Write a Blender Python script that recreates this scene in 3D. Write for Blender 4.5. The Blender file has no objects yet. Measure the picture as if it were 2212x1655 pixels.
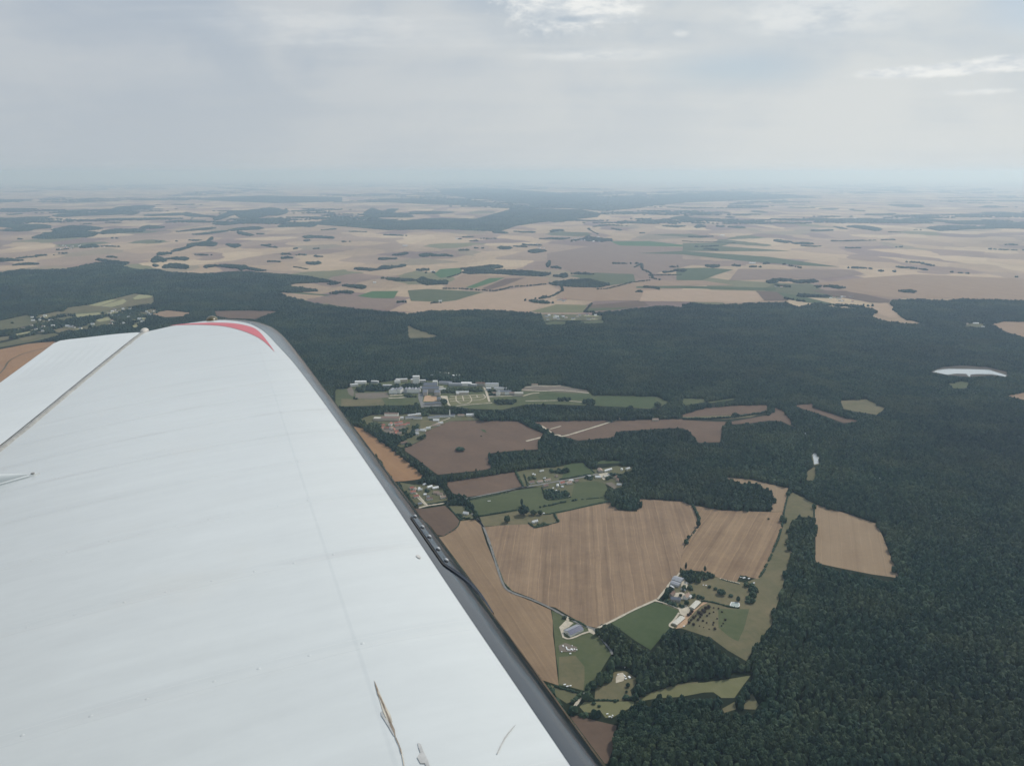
import bpy, bmesh, math, random
import numpy as np
from mathutils import Vector, Matrix, noise as mnoise
R = math.radians
sc = bpy.context.scene
COL = sc.collection

# ------------------------------------------------------------------ camera
ALT = 800.0
F, CX, CY = 1659.0, 1106.0, 827.5          # focal length and centre in units of a 2212 px wide frame
PITCH = math.atan((CY - 374.0) / F)
cam = bpy.data.objects.new('camera', bpy.data.cameras.new('camera'))
COL.objects.link(cam); sc.camera = cam
cam.data.sensor_width = 36.0
cam.data.lens = 36.0 * F / 2212.0
cam.data.clip_start = 0.02; cam.data.clip_end = 400000.0
cam.location = (0, 0, ALT)
cam.rotation_euler = (R(90) - PITCH, 0, 0)

# ------------------------------------------------------------------ light
SUN_EL, SUN_AZ = 43.0, 44.0                # azimuth clockwise from +Y
sun = bpy.data.objects.new('sun', bpy.data.lights.new('sun', 'SUN'))
COL.objects.link(sun)
sun.data.energy = 2.8; sun.data.angle = R(6); sun.data.color = (1.0, 0.955, 0.89)
sd = Vector((math.sin(R(SUN_AZ)) * math.cos(R(SUN_EL)), math.cos(R(SUN_AZ)) * math.cos(R(SUN_EL)), math.sin(R(SUN_EL))))
sun.rotation_euler = (-sd).to_track_quat('-Z', 'Y').to_euler()
sc.view_settings.view_transform = 'Standard'
sc.view_settings.look = 'None'
sc.view_settings.exposure = 0.0
sc.view_settings.gamma = 1.0
sc.cycles.use_denoising = True
sc.cycles.volume_bounces = 3
sc.cycles.max_bounces = 6
sc.cycles.sample_clamp_indirect = 4.0


# ------------------------------------------------------------------ node helper: V wraps a socket, arithmetic makes Math nodes
class V:
    def __init__(s, nt, sock): s.nt, s.k = nt, sock
    def _m(s, op, *a, clamp=False):
        n = s.nt.nodes.new('ShaderNodeMath'); n.operation = op; n.use_clamp = clamp
        for i, v in enumerate((s,) + a):
            if isinstance(v, V): s.nt.links.new(v.k, n.inputs[i])
            else: n.inputs[i].default_value = v
        return V(s.nt, n.outputs[0])
    def __add__(s, o): return s._m('ADD', o)
    def __sub__(s, o): return s._m('SUBTRACT', o)
    def __mul__(s, o): return s._m('MULTIPLY', o)
    def __truediv__(s, o): return s._m('DIVIDE', o)
    def abs(s): return s._m('ABSOLUTE')
    def smooth(s, a, b):
        n = s.nt.nodes.new('ShaderNodeMapRange'); n.interpolation_type = 'SMOOTHSTEP'
        s.nt.links.new(s.k, n.inputs[0]); n.inputs[1].default_value = a; n.inputs[2].default_value = b
        return V(s.nt, n.outputs[0])

def nz(nt, vec, scale=1.0, detail=4.0, rough=0.5, out=0, dist=0.0):
    n = nt.nodes.new('ShaderNodeTexNoise'); n.inputs['Scale'].default_value = scale
    n.inputs['Detail'].default_value = detail; n.inputs['Roughness'].default_value = rough
    n.inputs['Distortion'].default_value = dist
    nt.links.new(vec, n.inputs['Vector'])
    return V(nt, n.outputs[out])

def mapping(nt, vec, scale=(1, 1, 1), rot=(0, 0, 0), loc=(0, 0, 0)):
    n = nt.nodes.new('ShaderNodeMapping'); nt.links.new(vec, n.inputs[0])
    n.inputs['Scale'].default_value = scale; n.inputs['Rotation'].default_value = rot; n.inputs['Location'].default_value = loc
    return n.outputs[0]

def mixc(nt, fac, a, b):
    n = nt.nodes.new('ShaderNodeMix'); n.data_type = 'RGBA'
    for sock, v in ((n.inputs[0], fac), (n.inputs[6], a), (n.inputs[7], b)):
        if isinstance(v, V): nt.links.new(v.k, sock)
        elif hasattr(v, 'links'): nt.links.new(v, sock)
        elif isinstance(v, (int, float)): sock.default_value = v
        else: sock.default_value = (*v, 1)
    return n.outputs[2]

def scalec(nt, col, f):
    n = nt.nodes.new('ShaderNodeVectorMath'); n.operation = 'SCALE'
    nt.links.new(col, n.inputs[0])
    if isinstance(f, V): nt.links.new(f.k, n.inputs['Scale'])
    else: n.inputs['Scale'].default_value = f
    return n.outputs[0]

# ------------------------------------------------------------------ world: Nishita sky behind thin layered cloud
world = bpy.data.worlds.new('World'); sc.world = world; world.use_nodes = True
nt = world.node_tree; nt.nodes.clear()
out = nt.nodes.new('ShaderNodeOutputWorld'); bg = nt.nodes.new('ShaderNodeBackground')
nt.links.new(bg.outputs[0], out.inputs[0]); bg.inputs['Strength'].default_value = 0.1
sky = nt.nodes.new('ShaderNodeTexSky'); sky.sky_type = 'NISHITA'; sky.sun_disc = False
sky.sun_elevation = R(SUN_EL); sky.sun_rotation = R(SUN_AZ); sky.altitude = 800; sky.dust_density = 3.0
tc = nt.nodes.new('ShaderNodeTexCoord'); gen = tc.outputs['Generated']
sx = nt.nodes.new('ShaderNodeSeparateXYZ'); nt.links.new(gen, sx.inputs[0])
wx, wy, wz = (V(nt, sx.outputs[i]) for i in range(3))
el = wz._m('ARCSINE') * 57.2958
az = wx._m('ARCTAN2', wy) * 57.2958
zc = wz._m('MAXIMUM', 0.0) + 0.09
cmb = nt.nodes.new('ShaderNodeCombineXYZ')
nt.links.new((wx / zc).k, cmb.inputs[0]); nt.links.new((wy / zc).k, cmb.inputs[1])
cl = cmb.outputs[0]
veil = nz(nt, mapping(nt, cl, (0.30, 0.55, 1), (0, 0, 0.4)), 1.0, 5, 0.5, dist=0.5)
wisp = nz(nt, mapping(nt, cl, (0.5, 2.2, 1), (0, 0, -0.35), (3, 1, 0)), 1.0, 5, 0.5, dist=0.4)
fine = nz(nt, mapping(nt, gen, (1, 1, 3.2)), 22.0, 6, 0.62)
puff = nz(nt, mapping(nt, gen, (1, 1, 1.7), loc=(0.3, 0.1, 0.7)), 42.0, 7, 0.62)
sunside = (az + 33.0).smooth(0.0, 66.0)
lift = el.smooth(14.0, 0.0)
# thin sheet of cloud: greyish blue where it is thick on the left, paler towards the sun
c_lo = mixc(nt, sunside, (4.15, 4.8, 5.6), (5.1, 5.85, 6.5))
c_hi = mixc(nt, sunside, (5.4, 5.8, 6.2), (6.8, 7.15, 7.2))
soft = nz(nt, mapping(nt, gen, (1, 1, 1.9), (0, 0.12, 0), (1.7, .4, .2)), 5.5, 6, 0.52, dist=0.35)
sheet = mixc(nt, ((veil * 0.3 + soft * 0.58 + wisp * 0.12).smooth(0.40, 0.60)), c_lo, c_hi)
low = mixc(nt, sunside, (4.95, 5.4, 5.75), (7.1, 7.3, 7.2))
sheet = mixc(nt, lift * 0.75, sheet, low)
bluesky = mixc(nt, 0.62, sky.outputs[0], (3.6, 4.7, 5.6))
def ellipse(a0, e0, ra, re, soft=0.5, n=puff, k=1.0):
    d = ((az - a0) / ra)._m('POWER', 2.0) + ((el - e0) / re)._m('POWER', 2.0)
    return (d._m('SQRT') + (n - 0.5) * (-2.2 * k)).smooth(1.0, 1.0 - soft)
gap = ellipse(35.0, 9.8, 7.0, 3.0, 0.6, veil, 0.5)._m('MAXIMUM', ellipse(15.5, 6.8, 7.5, 1.8, 1.0, veil, 0.7) * 0.75)
col = mixc(nt, gap * 0.85, sheet, bluesky)
# white cumulus: a veil and a heap high up, a long low bank on the sun side
veil2 = ellipse(20.0, 9.8, 7.0, 1.9, 1.0, veil, 0.9) * 0.6
bank = ellipse(27.0, 6.05, 5.6, 0.5, 0.5, puff, .38)._m('MAXIMUM', ellipse(32.5, 6.25, 5.5, 0.62, 0.45, puff, .42))
bank2 = ellipse(29.8, 4.75, 3.0, 0.3, 0.9, puff, .6) * 0.7
heap = ellipse(4.2, 10.8, 6.0, 1.9, 0.7, puff, .85)
streak = ellipse(6.0, 7.7, 6.5, 0.5, 1.0, wisp, .7) * 0.5
streak2 = ellipse(-12.0, 9.4, 14.0, 1.6, 1.0, wisp, 1.6) * 0.3
bits = ellipse(11.4, 9.0, 0.7, 0.28, 0.9, puff, .6) * 0.6
wh = bank._m('MAXIMUM', heap)._m('MAXIMUM', bank2)._m('MAXIMUM', streak)._m('MAXIMUM', bits)._m('MAXIMUM', veil2)._m('MAXIMUM', streak2)
col = mixc(nt, wh * 0.9, col, mixc(nt, fine.smooth(0.32, 0.62), (6.1, 6.6, 7.0), (8.8, 8.9, 8.7)))
under = ellipse(4.0, 10.0, 2.6, 0.32, 1.0, puff, .5) * 0.7
col = mixc(nt, under, col, (4.0, 4.8, 5.6))
zen = el.smooth(13.0, 38.0)
col = mixc(nt, zen * 0.8, col, mixc(nt, veil.smooth(.4, .62), (1.7, 2.75, 4.5), (4.2, 4.9, 5.6)))
below = wz.smooth(0.0, -0.05)
col = mixc(nt, below, col, (3.0, 3.1, 3.0))
nt.links.new(col, bg.inputs['Color'])

# ------------------------------------------------------------------ materials
MATS = {}
def new_mat(name):
    m = bpy.data.materials.new(name); m.use_nodes = True
    b = m.node_tree.nodes['Principled BSDF']
    return m, m.node_tree, b

def plain(name, col, rough=0.7, spec=0.3, var=0.12, scale=1.5):
    if name in MATS: return MATS[name]
    m, nt, b = new_mat(name)
    g = nt.nodes.new('ShaderNodeNewGeometry').outputs['Position']
    f = nz(nt, g, scale, 4, 0.6)
    c = mixc(nt, f.smooth(0.25, 0.75), [v * (1 - var) for v in col], [min(1, v * (1 + var)) for v in col])
    nt.links.new(c, b.inputs['Base Color'])
    b.inputs['Roughness'].default_value = rough; b.inputs['Specular IOR Level'].default_value = spec
    MATS[name] = m
    return m

def field_mat(name, col, col2=None, ang=0.0, width=9.0, stripe=0.5, blotch=0.25, tram=0.0):
    """Cultivated ground: fine drill lines along one heading over broad soil blotches."""
    if name in MATS: return MATS[name]
    col2 = col2 or [v * 0.8 for v in col]
    col, col2 = [v * .87 for v in col], [v * .87 for v in col2]
    m, nt, b = new_mat(name)
    g = nt.nodes.new('ShaderNodeNewGeometry').outputs['Position']
    v = mapping(nt, g, (1, 1, 1), (0, 0, -ang))
    s1 = nz(nt, mapping(nt, v, (1.0 / width, 1.0 / 260.0, 0)), 1.0, 3, 0.65)
    s2 = nz(nt, mapping(nt, v, (1.0 / (width * 4.5), 1.0 / 900.0, 0)), 1.0, 1, 0.5)
    bl = nz(nt, g, 1 / 90.0, 5, 0.6)
    bl2 = nz(nt, g, 1 / 14.0, 4, 0.7)
    f = ((s1 - 0.5) * (1.6 * stripe) + (s2 - 0.5) * (1.1 * stripe) + (bl - 0.5) * (3.2 * blotch) + (bl2 - 0.5) * (2.0 * blotch) + 0.5)._m('MULTIPLY', 1.0, clamp=True)
    c = mixc(nt, f, col2, [min(1, x * 1.1) for x in col])
    if tram:
        sv = nt.nodes.new('ShaderNodeSeparateXYZ'); nt.links.new(v, sv.inputs[0])
        wob = V(nt, sv.outputs[0]) + (nz(nt, mapping(nt, g, (1 / 70., 1 / 70., 0)), 1.0, 2) - .5) * 9.0
        k = ((wob / 21.0)._m('FRACT') - .5).abs()
        c = mixc(nt, k.smooth(.06, .0) * (bl.smooth(.3, .6) * tram), c, [min(1, x * 1.45) for x in col])
        k2 = ((wob / 52.0 + .3)._m('FRACT') - .5).abs()
        c = mixc(nt, k2.smooth(.05, .02) * (tram * .6), c, [x * .8 for x in col2])
    nt.links.new(c, b.inputs['Base Color'])
    b.inputs['Roughness'].default_value = 0.95; b.inputs['Specular IOR Level'].default_value = 0.1
    MATS[name] = m
    return m

TAN, ORANGE, BROWN, PINK = (.345, .24, .155), (.37, .22, .115), (.165, .112, .076), (.185, .125, .086)
OLIVE, GREEN, BRIGHT, PALE = (.155, .15, .08), (.092, .115, .056), (.085, .16, .055), (.44, .315, .22)
YELG, CREAM, LAWN, MUD = (.20, .19, .10), (.5, .44, .34), (.125, .13, .068), (.22, .19, .15)

def foliage_mat(name, a, b_, c_):
    m, nt, b = new_mat(name)
    oi = nt.nodes.new('ShaderNodeObjectInfo')
    rnd = V(nt, oi.outputs['Random'])
    stand = nz(nt, oi.outputs['Location'], 1 / 210.0, 5, 0.65)
    g = nt.nodes.new('ShaderNodeNewGeometry').outputs['Position']
    leaf = nz(nt, g, 0.55, 3, 0.65)
    c = mixc(nt, rnd, a, b_)
    c = mixc(nt, stand.smooth(0.44, 0.66) * 0.7, c, c_)
    rel = nz(nt, oi.outputs['Location'], 1 / 620.0, 3, 0.6)
    c = scalec(nt, c, (leaf * 1.3 + 0.35) * (rel * 1.5 + 0.3))
    nt.links.new(c, b.inputs['Base Color'])
    b.inputs['Roughness'].default_value = 0.75; b.inputs['Specular IOR Level'].default_value = 0.2
    return m
M_LEAF = foliage_mat('foliage', (.013, .038, .024), (.044, .078, .042), (.084, .105, .048))
M_BARK = plain('bark', (.09, .07, .05), 0.9)
M_FLOOR = field_mat('forest_floor', (.022, .032, .014), (.012, .018, .009), 0, 20, .2, .5)

def ground_mat():
    """The open plain: a patchwork of harvested, ploughed and green fields."""
    m, nt, b = new_mat('plain_fields')
    g = nt.nodes.new('ShaderNodeNewGeometry').outputs['Position']
    w = nt.nodes.new('ShaderNodeVectorMath'); w.operation = 'ADD'
    ns = nt.nodes.new('ShaderNodeTexNoise'); ns.inputs['Scale'].default_value = 1 / 700.0; ns.inputs['Detail'].default_value = 2
    nt.links.new(g, ns.inputs['Vector'])
    sub = nt.nodes.new('ShaderNodeVectorMath'); sub.operation = 'MULTIPLY_ADD'
    nt.links.new(ns.outputs['Color'], sub.inputs[0]); sub.inputs[1].default_value = (420, 420, 0); nt.links.new(g, sub.inputs[2])
    v = mapping(nt, sub.outputs[0], (1 / 430.0, 1 / 640.0, 0), (0, 0, 0.45))
    vo = nt.nodes.new('ShaderNodeTexVoronoi'); vo.voronoi_dimensions = '2D'; vo.distance = 'CHEBYCHEV'
    vo.inputs['Scale'].default_value = 1.0; vo.inputs['Randomness'].default_value = 0.9
    nt.links.new(v, vo.inputs['Vector'])
    sp = nt.nodes.new('ShaderNodeSeparateColor'); nt.links.new(vo.outputs['Color'], sp.inputs[0])
    ramp = nt.nodes.new('ShaderNodeValToRGB'); ramp.color_ramp.interpolation = 'CONSTANT'
    stops = [(0.0, (.54, .41, .265)), (.12, (.475, .35, .225)), (.34, (.42, .305, .2)), (.52, (.355, .258, .185)), (.68, (.295, .208, .158)), (.81, (.25, .175, .145)), (.89, (.30, .24, .16)), (.95, (.2, .19, .1)), (.98, LAWN)]
    e = ramp.color_ramp.elements
    e[0].position, e[0].color = 0.0, (*stops[0][1], 1)
    e[1].position, e[1].color = stops[1][0], (*stops[1][1], 1)
    for p, c in stops[2:]:
        q = e.new(p); q.color = (*c, 1)
    nt.links.new(sp.outputs[0], ramp.inputs[0])
    big = nz(nt, g, 1 / 2600.0, 4, 0.6)  # broad soil tone, strengthened to paint cloud shade into the colour
    bl = nz(nt, g, 1 / 120.0, 5, 0.65)
    st = nz(nt, mapping(nt, g, (1 / 14.0, 1 / 500.0, 0), (0, 0, 0.45)), 1.0, 3, 0.6)
    c = scalec(nt, ramp.outputs[0], big * 1.0 + bl * 0.45 + st * 0.3 - 0.01)
    nt.links.new(c, b.inputs['Base Color'])
    b.inputs['Roughness'].default_value = 0.95; b.inputs['Specular IOR Level'].default_value = 0.1
    return m

# ------------------------------------------------------------------ geometry helpers
TILES = {'A': (0, 600, 1.642), 'B': (1344, 600, 1.642), 'C': (2688, 600, 1.642), 'E': (1344, 1400, 1.642), 'F': (2688, 1400, 1.642),
         'G': (1344, 2008, 1.642), 'H': (2688, 2008, 1.642), 'I': (1344, 1440, 2.759), 'J': (1990, 1780, 3.678), 'K': (2500, 2180, 3.678),
         'L': (2150, 2380, 3.678), 'M': (1550, 1850, 4.867), 'D': (0, 0, 1 / 1.8228)}
cp, sp_ = math.cos(PITCH), math.sin(PITCH)
def px(t, x, y):
    ox, oy, s = TILES[t]
    return ((ox + x / s) / 1.8228, (oy + y / s) / 1.8228)
def ground_at(p, z=0.0):
    """Sight line from the survey camera to the height z: gives the plan position of a traced point."""
    xc, yc = (p[0] - CX) / F, (p[1] - CY) / F
    dx, dy, dz = xc, cp - sp_ * yc, -sp_ - cp * yc
    t = (z - ALT) / min(dz, -1e-4)
    return (dx * t, dy * t)
def trace(*parts):
    pts = []
    for t, L in parts: pts += [px(t, *q) for q in L]
    return pts
def plan(pts, h=0.0, hole=False):
    """Plan outline of a traced area whose rim stands h high (woods) or is hidden behind a rim h high (a clearing)."""
    n = len(pts); P = np.array(pts, float)
    area = sum(P[i][0] * P[(i + 1) % n][1] - P[(i + 1) % n][0] * P[i][1] for i in range(n))
    sg = 1 if area > 0 else -1
    res = []
    for i in range(n):
        e = (P[(i + 1) % n] - P[i - 1]); L = math.hypot(*e) or 1
        ny = -sg * e[0] / L                  # outward normal, + is towards the camera
        z = h * (1 + ny) / 2 if hole else h * (1 - ny) / 2
        res.append(ground_at(P[i], z))
    return np.array(res)
def inside(poly, X, Y):
    x, y = poly[:, 0], poly[:, 1]; n = len(poly)
    r = np.zeros(X.shape, bool); j = n - 1
    for i in range(n):
        c = (y[i] > Y) != (y[j] > Y)
        with np.errstate(divide='ignore', invalid='ignore'):
            r ^= c & (X < (x[j] - x[i]) * (Y - y[i]) / (y[j] - y[i] + 1e-12) + x[i])
        j = i
    return r
rng = np.random.default_rng(11); random.seed(5)

def tag(o, label=None, cat=None, group=None, kind=None):
    if label: o['label'] = label
    if cat: o['category'] = cat
    if group: o['group'] = group
    if kind: o['kind'] = kind
    return o
def link(name, me, mat=None, parent=None):
    o = bpy.data.objects.new(name, me); COL.objects.link(o)
    if mat is not None:
        for m in (mat if isinstance(mat, (list, tuple)) else [mat]): me.materials.append(m)
    if parent: o.parent = parent
    return o
def mesh(name, verts, faces, mat=None, parent=None, smooth=False):
    me = bpy.data.meshes.new(name); me.from_pydata([tuple(map(float, v)) for v in verts], [], faces); me.update()
    if smooth: me.polygons.foreach_set('use_smooth', [True] * len(me.polygons))
    return link(name, me, mat, parent)
def empty(name, loc, rz=0.0):
    o = bpy.data.objects.new(name, None); COL.objects.link(o); o.location = loc; o.rotation_euler = (0, 0, rz); o.empty_display_size = 1
    return o

def sheet(name, P, z, mat, label=None, rag=0.0):
    """A flat patch of ground with the outline P."""
    Q = []
    n = len(P)
    for i in range(n):
        a, b = np.array(P[i]), np.array(P[(i + 1) % n]); d = np.linalg.norm(b - a)
        k = max(1, min(12, int(d / 35))) if rag else 1
        for j in range(k):
            q = a + (b - a) * j / k
            if rag: q = q + rng.normal(0, rag, 2) * (0.3 if j == 0 else 1)
            Q.append(q)
    bm = bmesh.new()
    bm.faces.new([bm.verts.new((q[0], q[1], z)) for q in Q])
    bmesh.ops.triangulate(bm, faces=bm.faces[:])
    bmesh.ops.recalc_face_normals(bm, faces=bm.faces[:])
    me = bpy.data.meshes.new(name); bm.to_mesh(me); bm.free()
    if me.polygons and me.polygons[0].normal.z < 0: me.flip_normals()
    return tag(link(name, me, mat), label, None, None, 'structure')

def ribbon(name, pts, w, z, mat, label=None, h=None):
    """A road or track: a strip w metres wide along the traced line."""
    P = [np.array(ground_at(p)) for p in pts]
    Q = [P[0]]
    for i in range(len(P) - 1):                      # Catmull-Rom smoothing
        p0, p1, p2, p3 = P[max(i - 1, 0)], P[i], P[i + 1], P[min(i + 2, len(P) - 1)]
        for k in range(1, 7):
            t = k / 6
            Q.append(0.5 * (2 * p1 + (p2 - p0) * t + (2 * p0 - 5 * p1 + 4 * p2 - p3) * t * t + (3 * p1 - p0 - 3 * p2 + p3) * t ** 3))
    v, f = [], []
    for i, q in enumerate(Q):
        d = Q[min(i + 1, len(Q) - 1)] - Q[max(i - 1, 0)]; d /= np.linalg.norm(d) + 1e-9
        nrm = np.array((-d[1], d[0])); ww = w * (0.5 + 0.06 * rng.normal())
        v += [(*(q - nrm * ww), z), (*(q + nrm * ww), z)]
        if i: f.append((2 * i - 2, 2 * i - 1, 2 * i + 1, 2 * i)[::-1])
    o = mesh(name, v, f, mat)
    if o.data.polygons[0].normal.z < 0: o.data.flip_normals()
    return tag(o, label, None, None, 'structure')

# ------------------------------------------------------------------ ground
G_EXT = 130000.0
g = mesh('ground', [(-G_EXT, -3000, 0), (G_EXT, -3000, 0), (G_EXT, G_EXT, 0), (-G_EXT, G_EXT, 0)], [(0, 1, 2, 3)], ground_mat())
tag(g, 'wide plain of tan and brown harvested fields reaching the hazy horizon', 'ground', None, 'structure')

# ------------------------------------------------------------------ traced outlines
def heading(t, a, b):
    p, q = ground_at(px(t, *a)), ground_at(px(t, *b))
    return math.atan2(-(q[0] - p[0]), q[1] - p[1])
H3 = heading('J', (220, 1600), (285, 1120)); H4 = heading('G', (1180, 800), (760, 150)); H2 = heading('F', (180, 1300), (330, 1060))
H1 = heading('F', (985, 1350), (965, 1000))
def FM(n, c, c2=None, a=0.3, w=9, s=.5, b=.25, t=0): return field_mat('field_' + n, c, c2, a, w, s, b, t)
m_stub3 = FM('stubble_striped', (.335, .232, .145), (.205, .138, .09), H3, 7, .8, .34, .55)
m_stub4 = FM('stubble_west', (.32, .222, .135), (.23, .155, .095), H4, 6, .6, .3, .3)
m_stub2 = FM('stubble_east', (.335, .232, .14), (.21, .138, .085), H2, 7, .85, .34, .45)
m_stub1 = FM('stubble_pale', (.335, .245, .155), (.265, .185, .115), H1, 11, .5, .25, .35)
m_orange = FM('stubble_orange', ORANGE, (.28, .16, .085), .6, 10, .4, .3)
m_brown = FM('ploughed_brown', BROWN, (.12, .082, .06), .5, 8, .3, .4)
m_pink = FM('ploughed_pink', PINK, (.14, .095, .068), .9, 8, .3, .45)
m_tan = FM('tan_far', TAN, (.28, .19, .125), .4, 14, .45, .3)
m_pale = FM('pale_far', PALE, (.38, .27, .175), .4, 14, .45, .3)
m_olive = FM('rough_olive', OLIVE, (.105, .105, .055), .4, 12, .2, .5)
m_green = FM('meadow_green', GREEN, (.06, .088, .035), .4, 12, .25, .45)
m_bright = FM('crop_green', BRIGHT, (.06, .12, .045), .4, 12, .25, .25)
m_yelg = FM('yellow_grass', YELG, (.15, .155, .07), .4, 9, .2, .5)
m_lawn = FM('pasture', LAWN, (.075, .1, .042), 1.2, 14, .25, .5)
m_dry = FM('dry_grass', (.20, .165, .095), (.125, .125, .065), .4, 9, .2, .6)
m_hay = FM('mown_hay', (.36, .34, .19), (.28, .27, .14), .4, 8, .3, .3)
m_bank = FM('lake_bank', (.12, .105, .085), (.085, .075, .06), .4, 8, .3, .4)
m_plainb = FM('plain_brown', (.275, .2, .15), (.215, .15, .115), .4, 12, .4, .3)
m_past = FM('pasture_green', (.105, .122, .06), (.08, .098, .046), 1.2, 14, .25, .5)
m_mud = FM('bare_soil', MUD, (.17, .14, .11), .4, 9, .2, .5)
m_cream = plain('pale_gravel', CREAM, 0.9, 0.1, .15, .1)
m_road = plain('asphalt_road', (.2, .195, .18), 0.9, 0.2, .15, .1)
m_court = plain('raked_sand', (.45, .30, .19), 0.9, 0.1, .15, .1)

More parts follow.
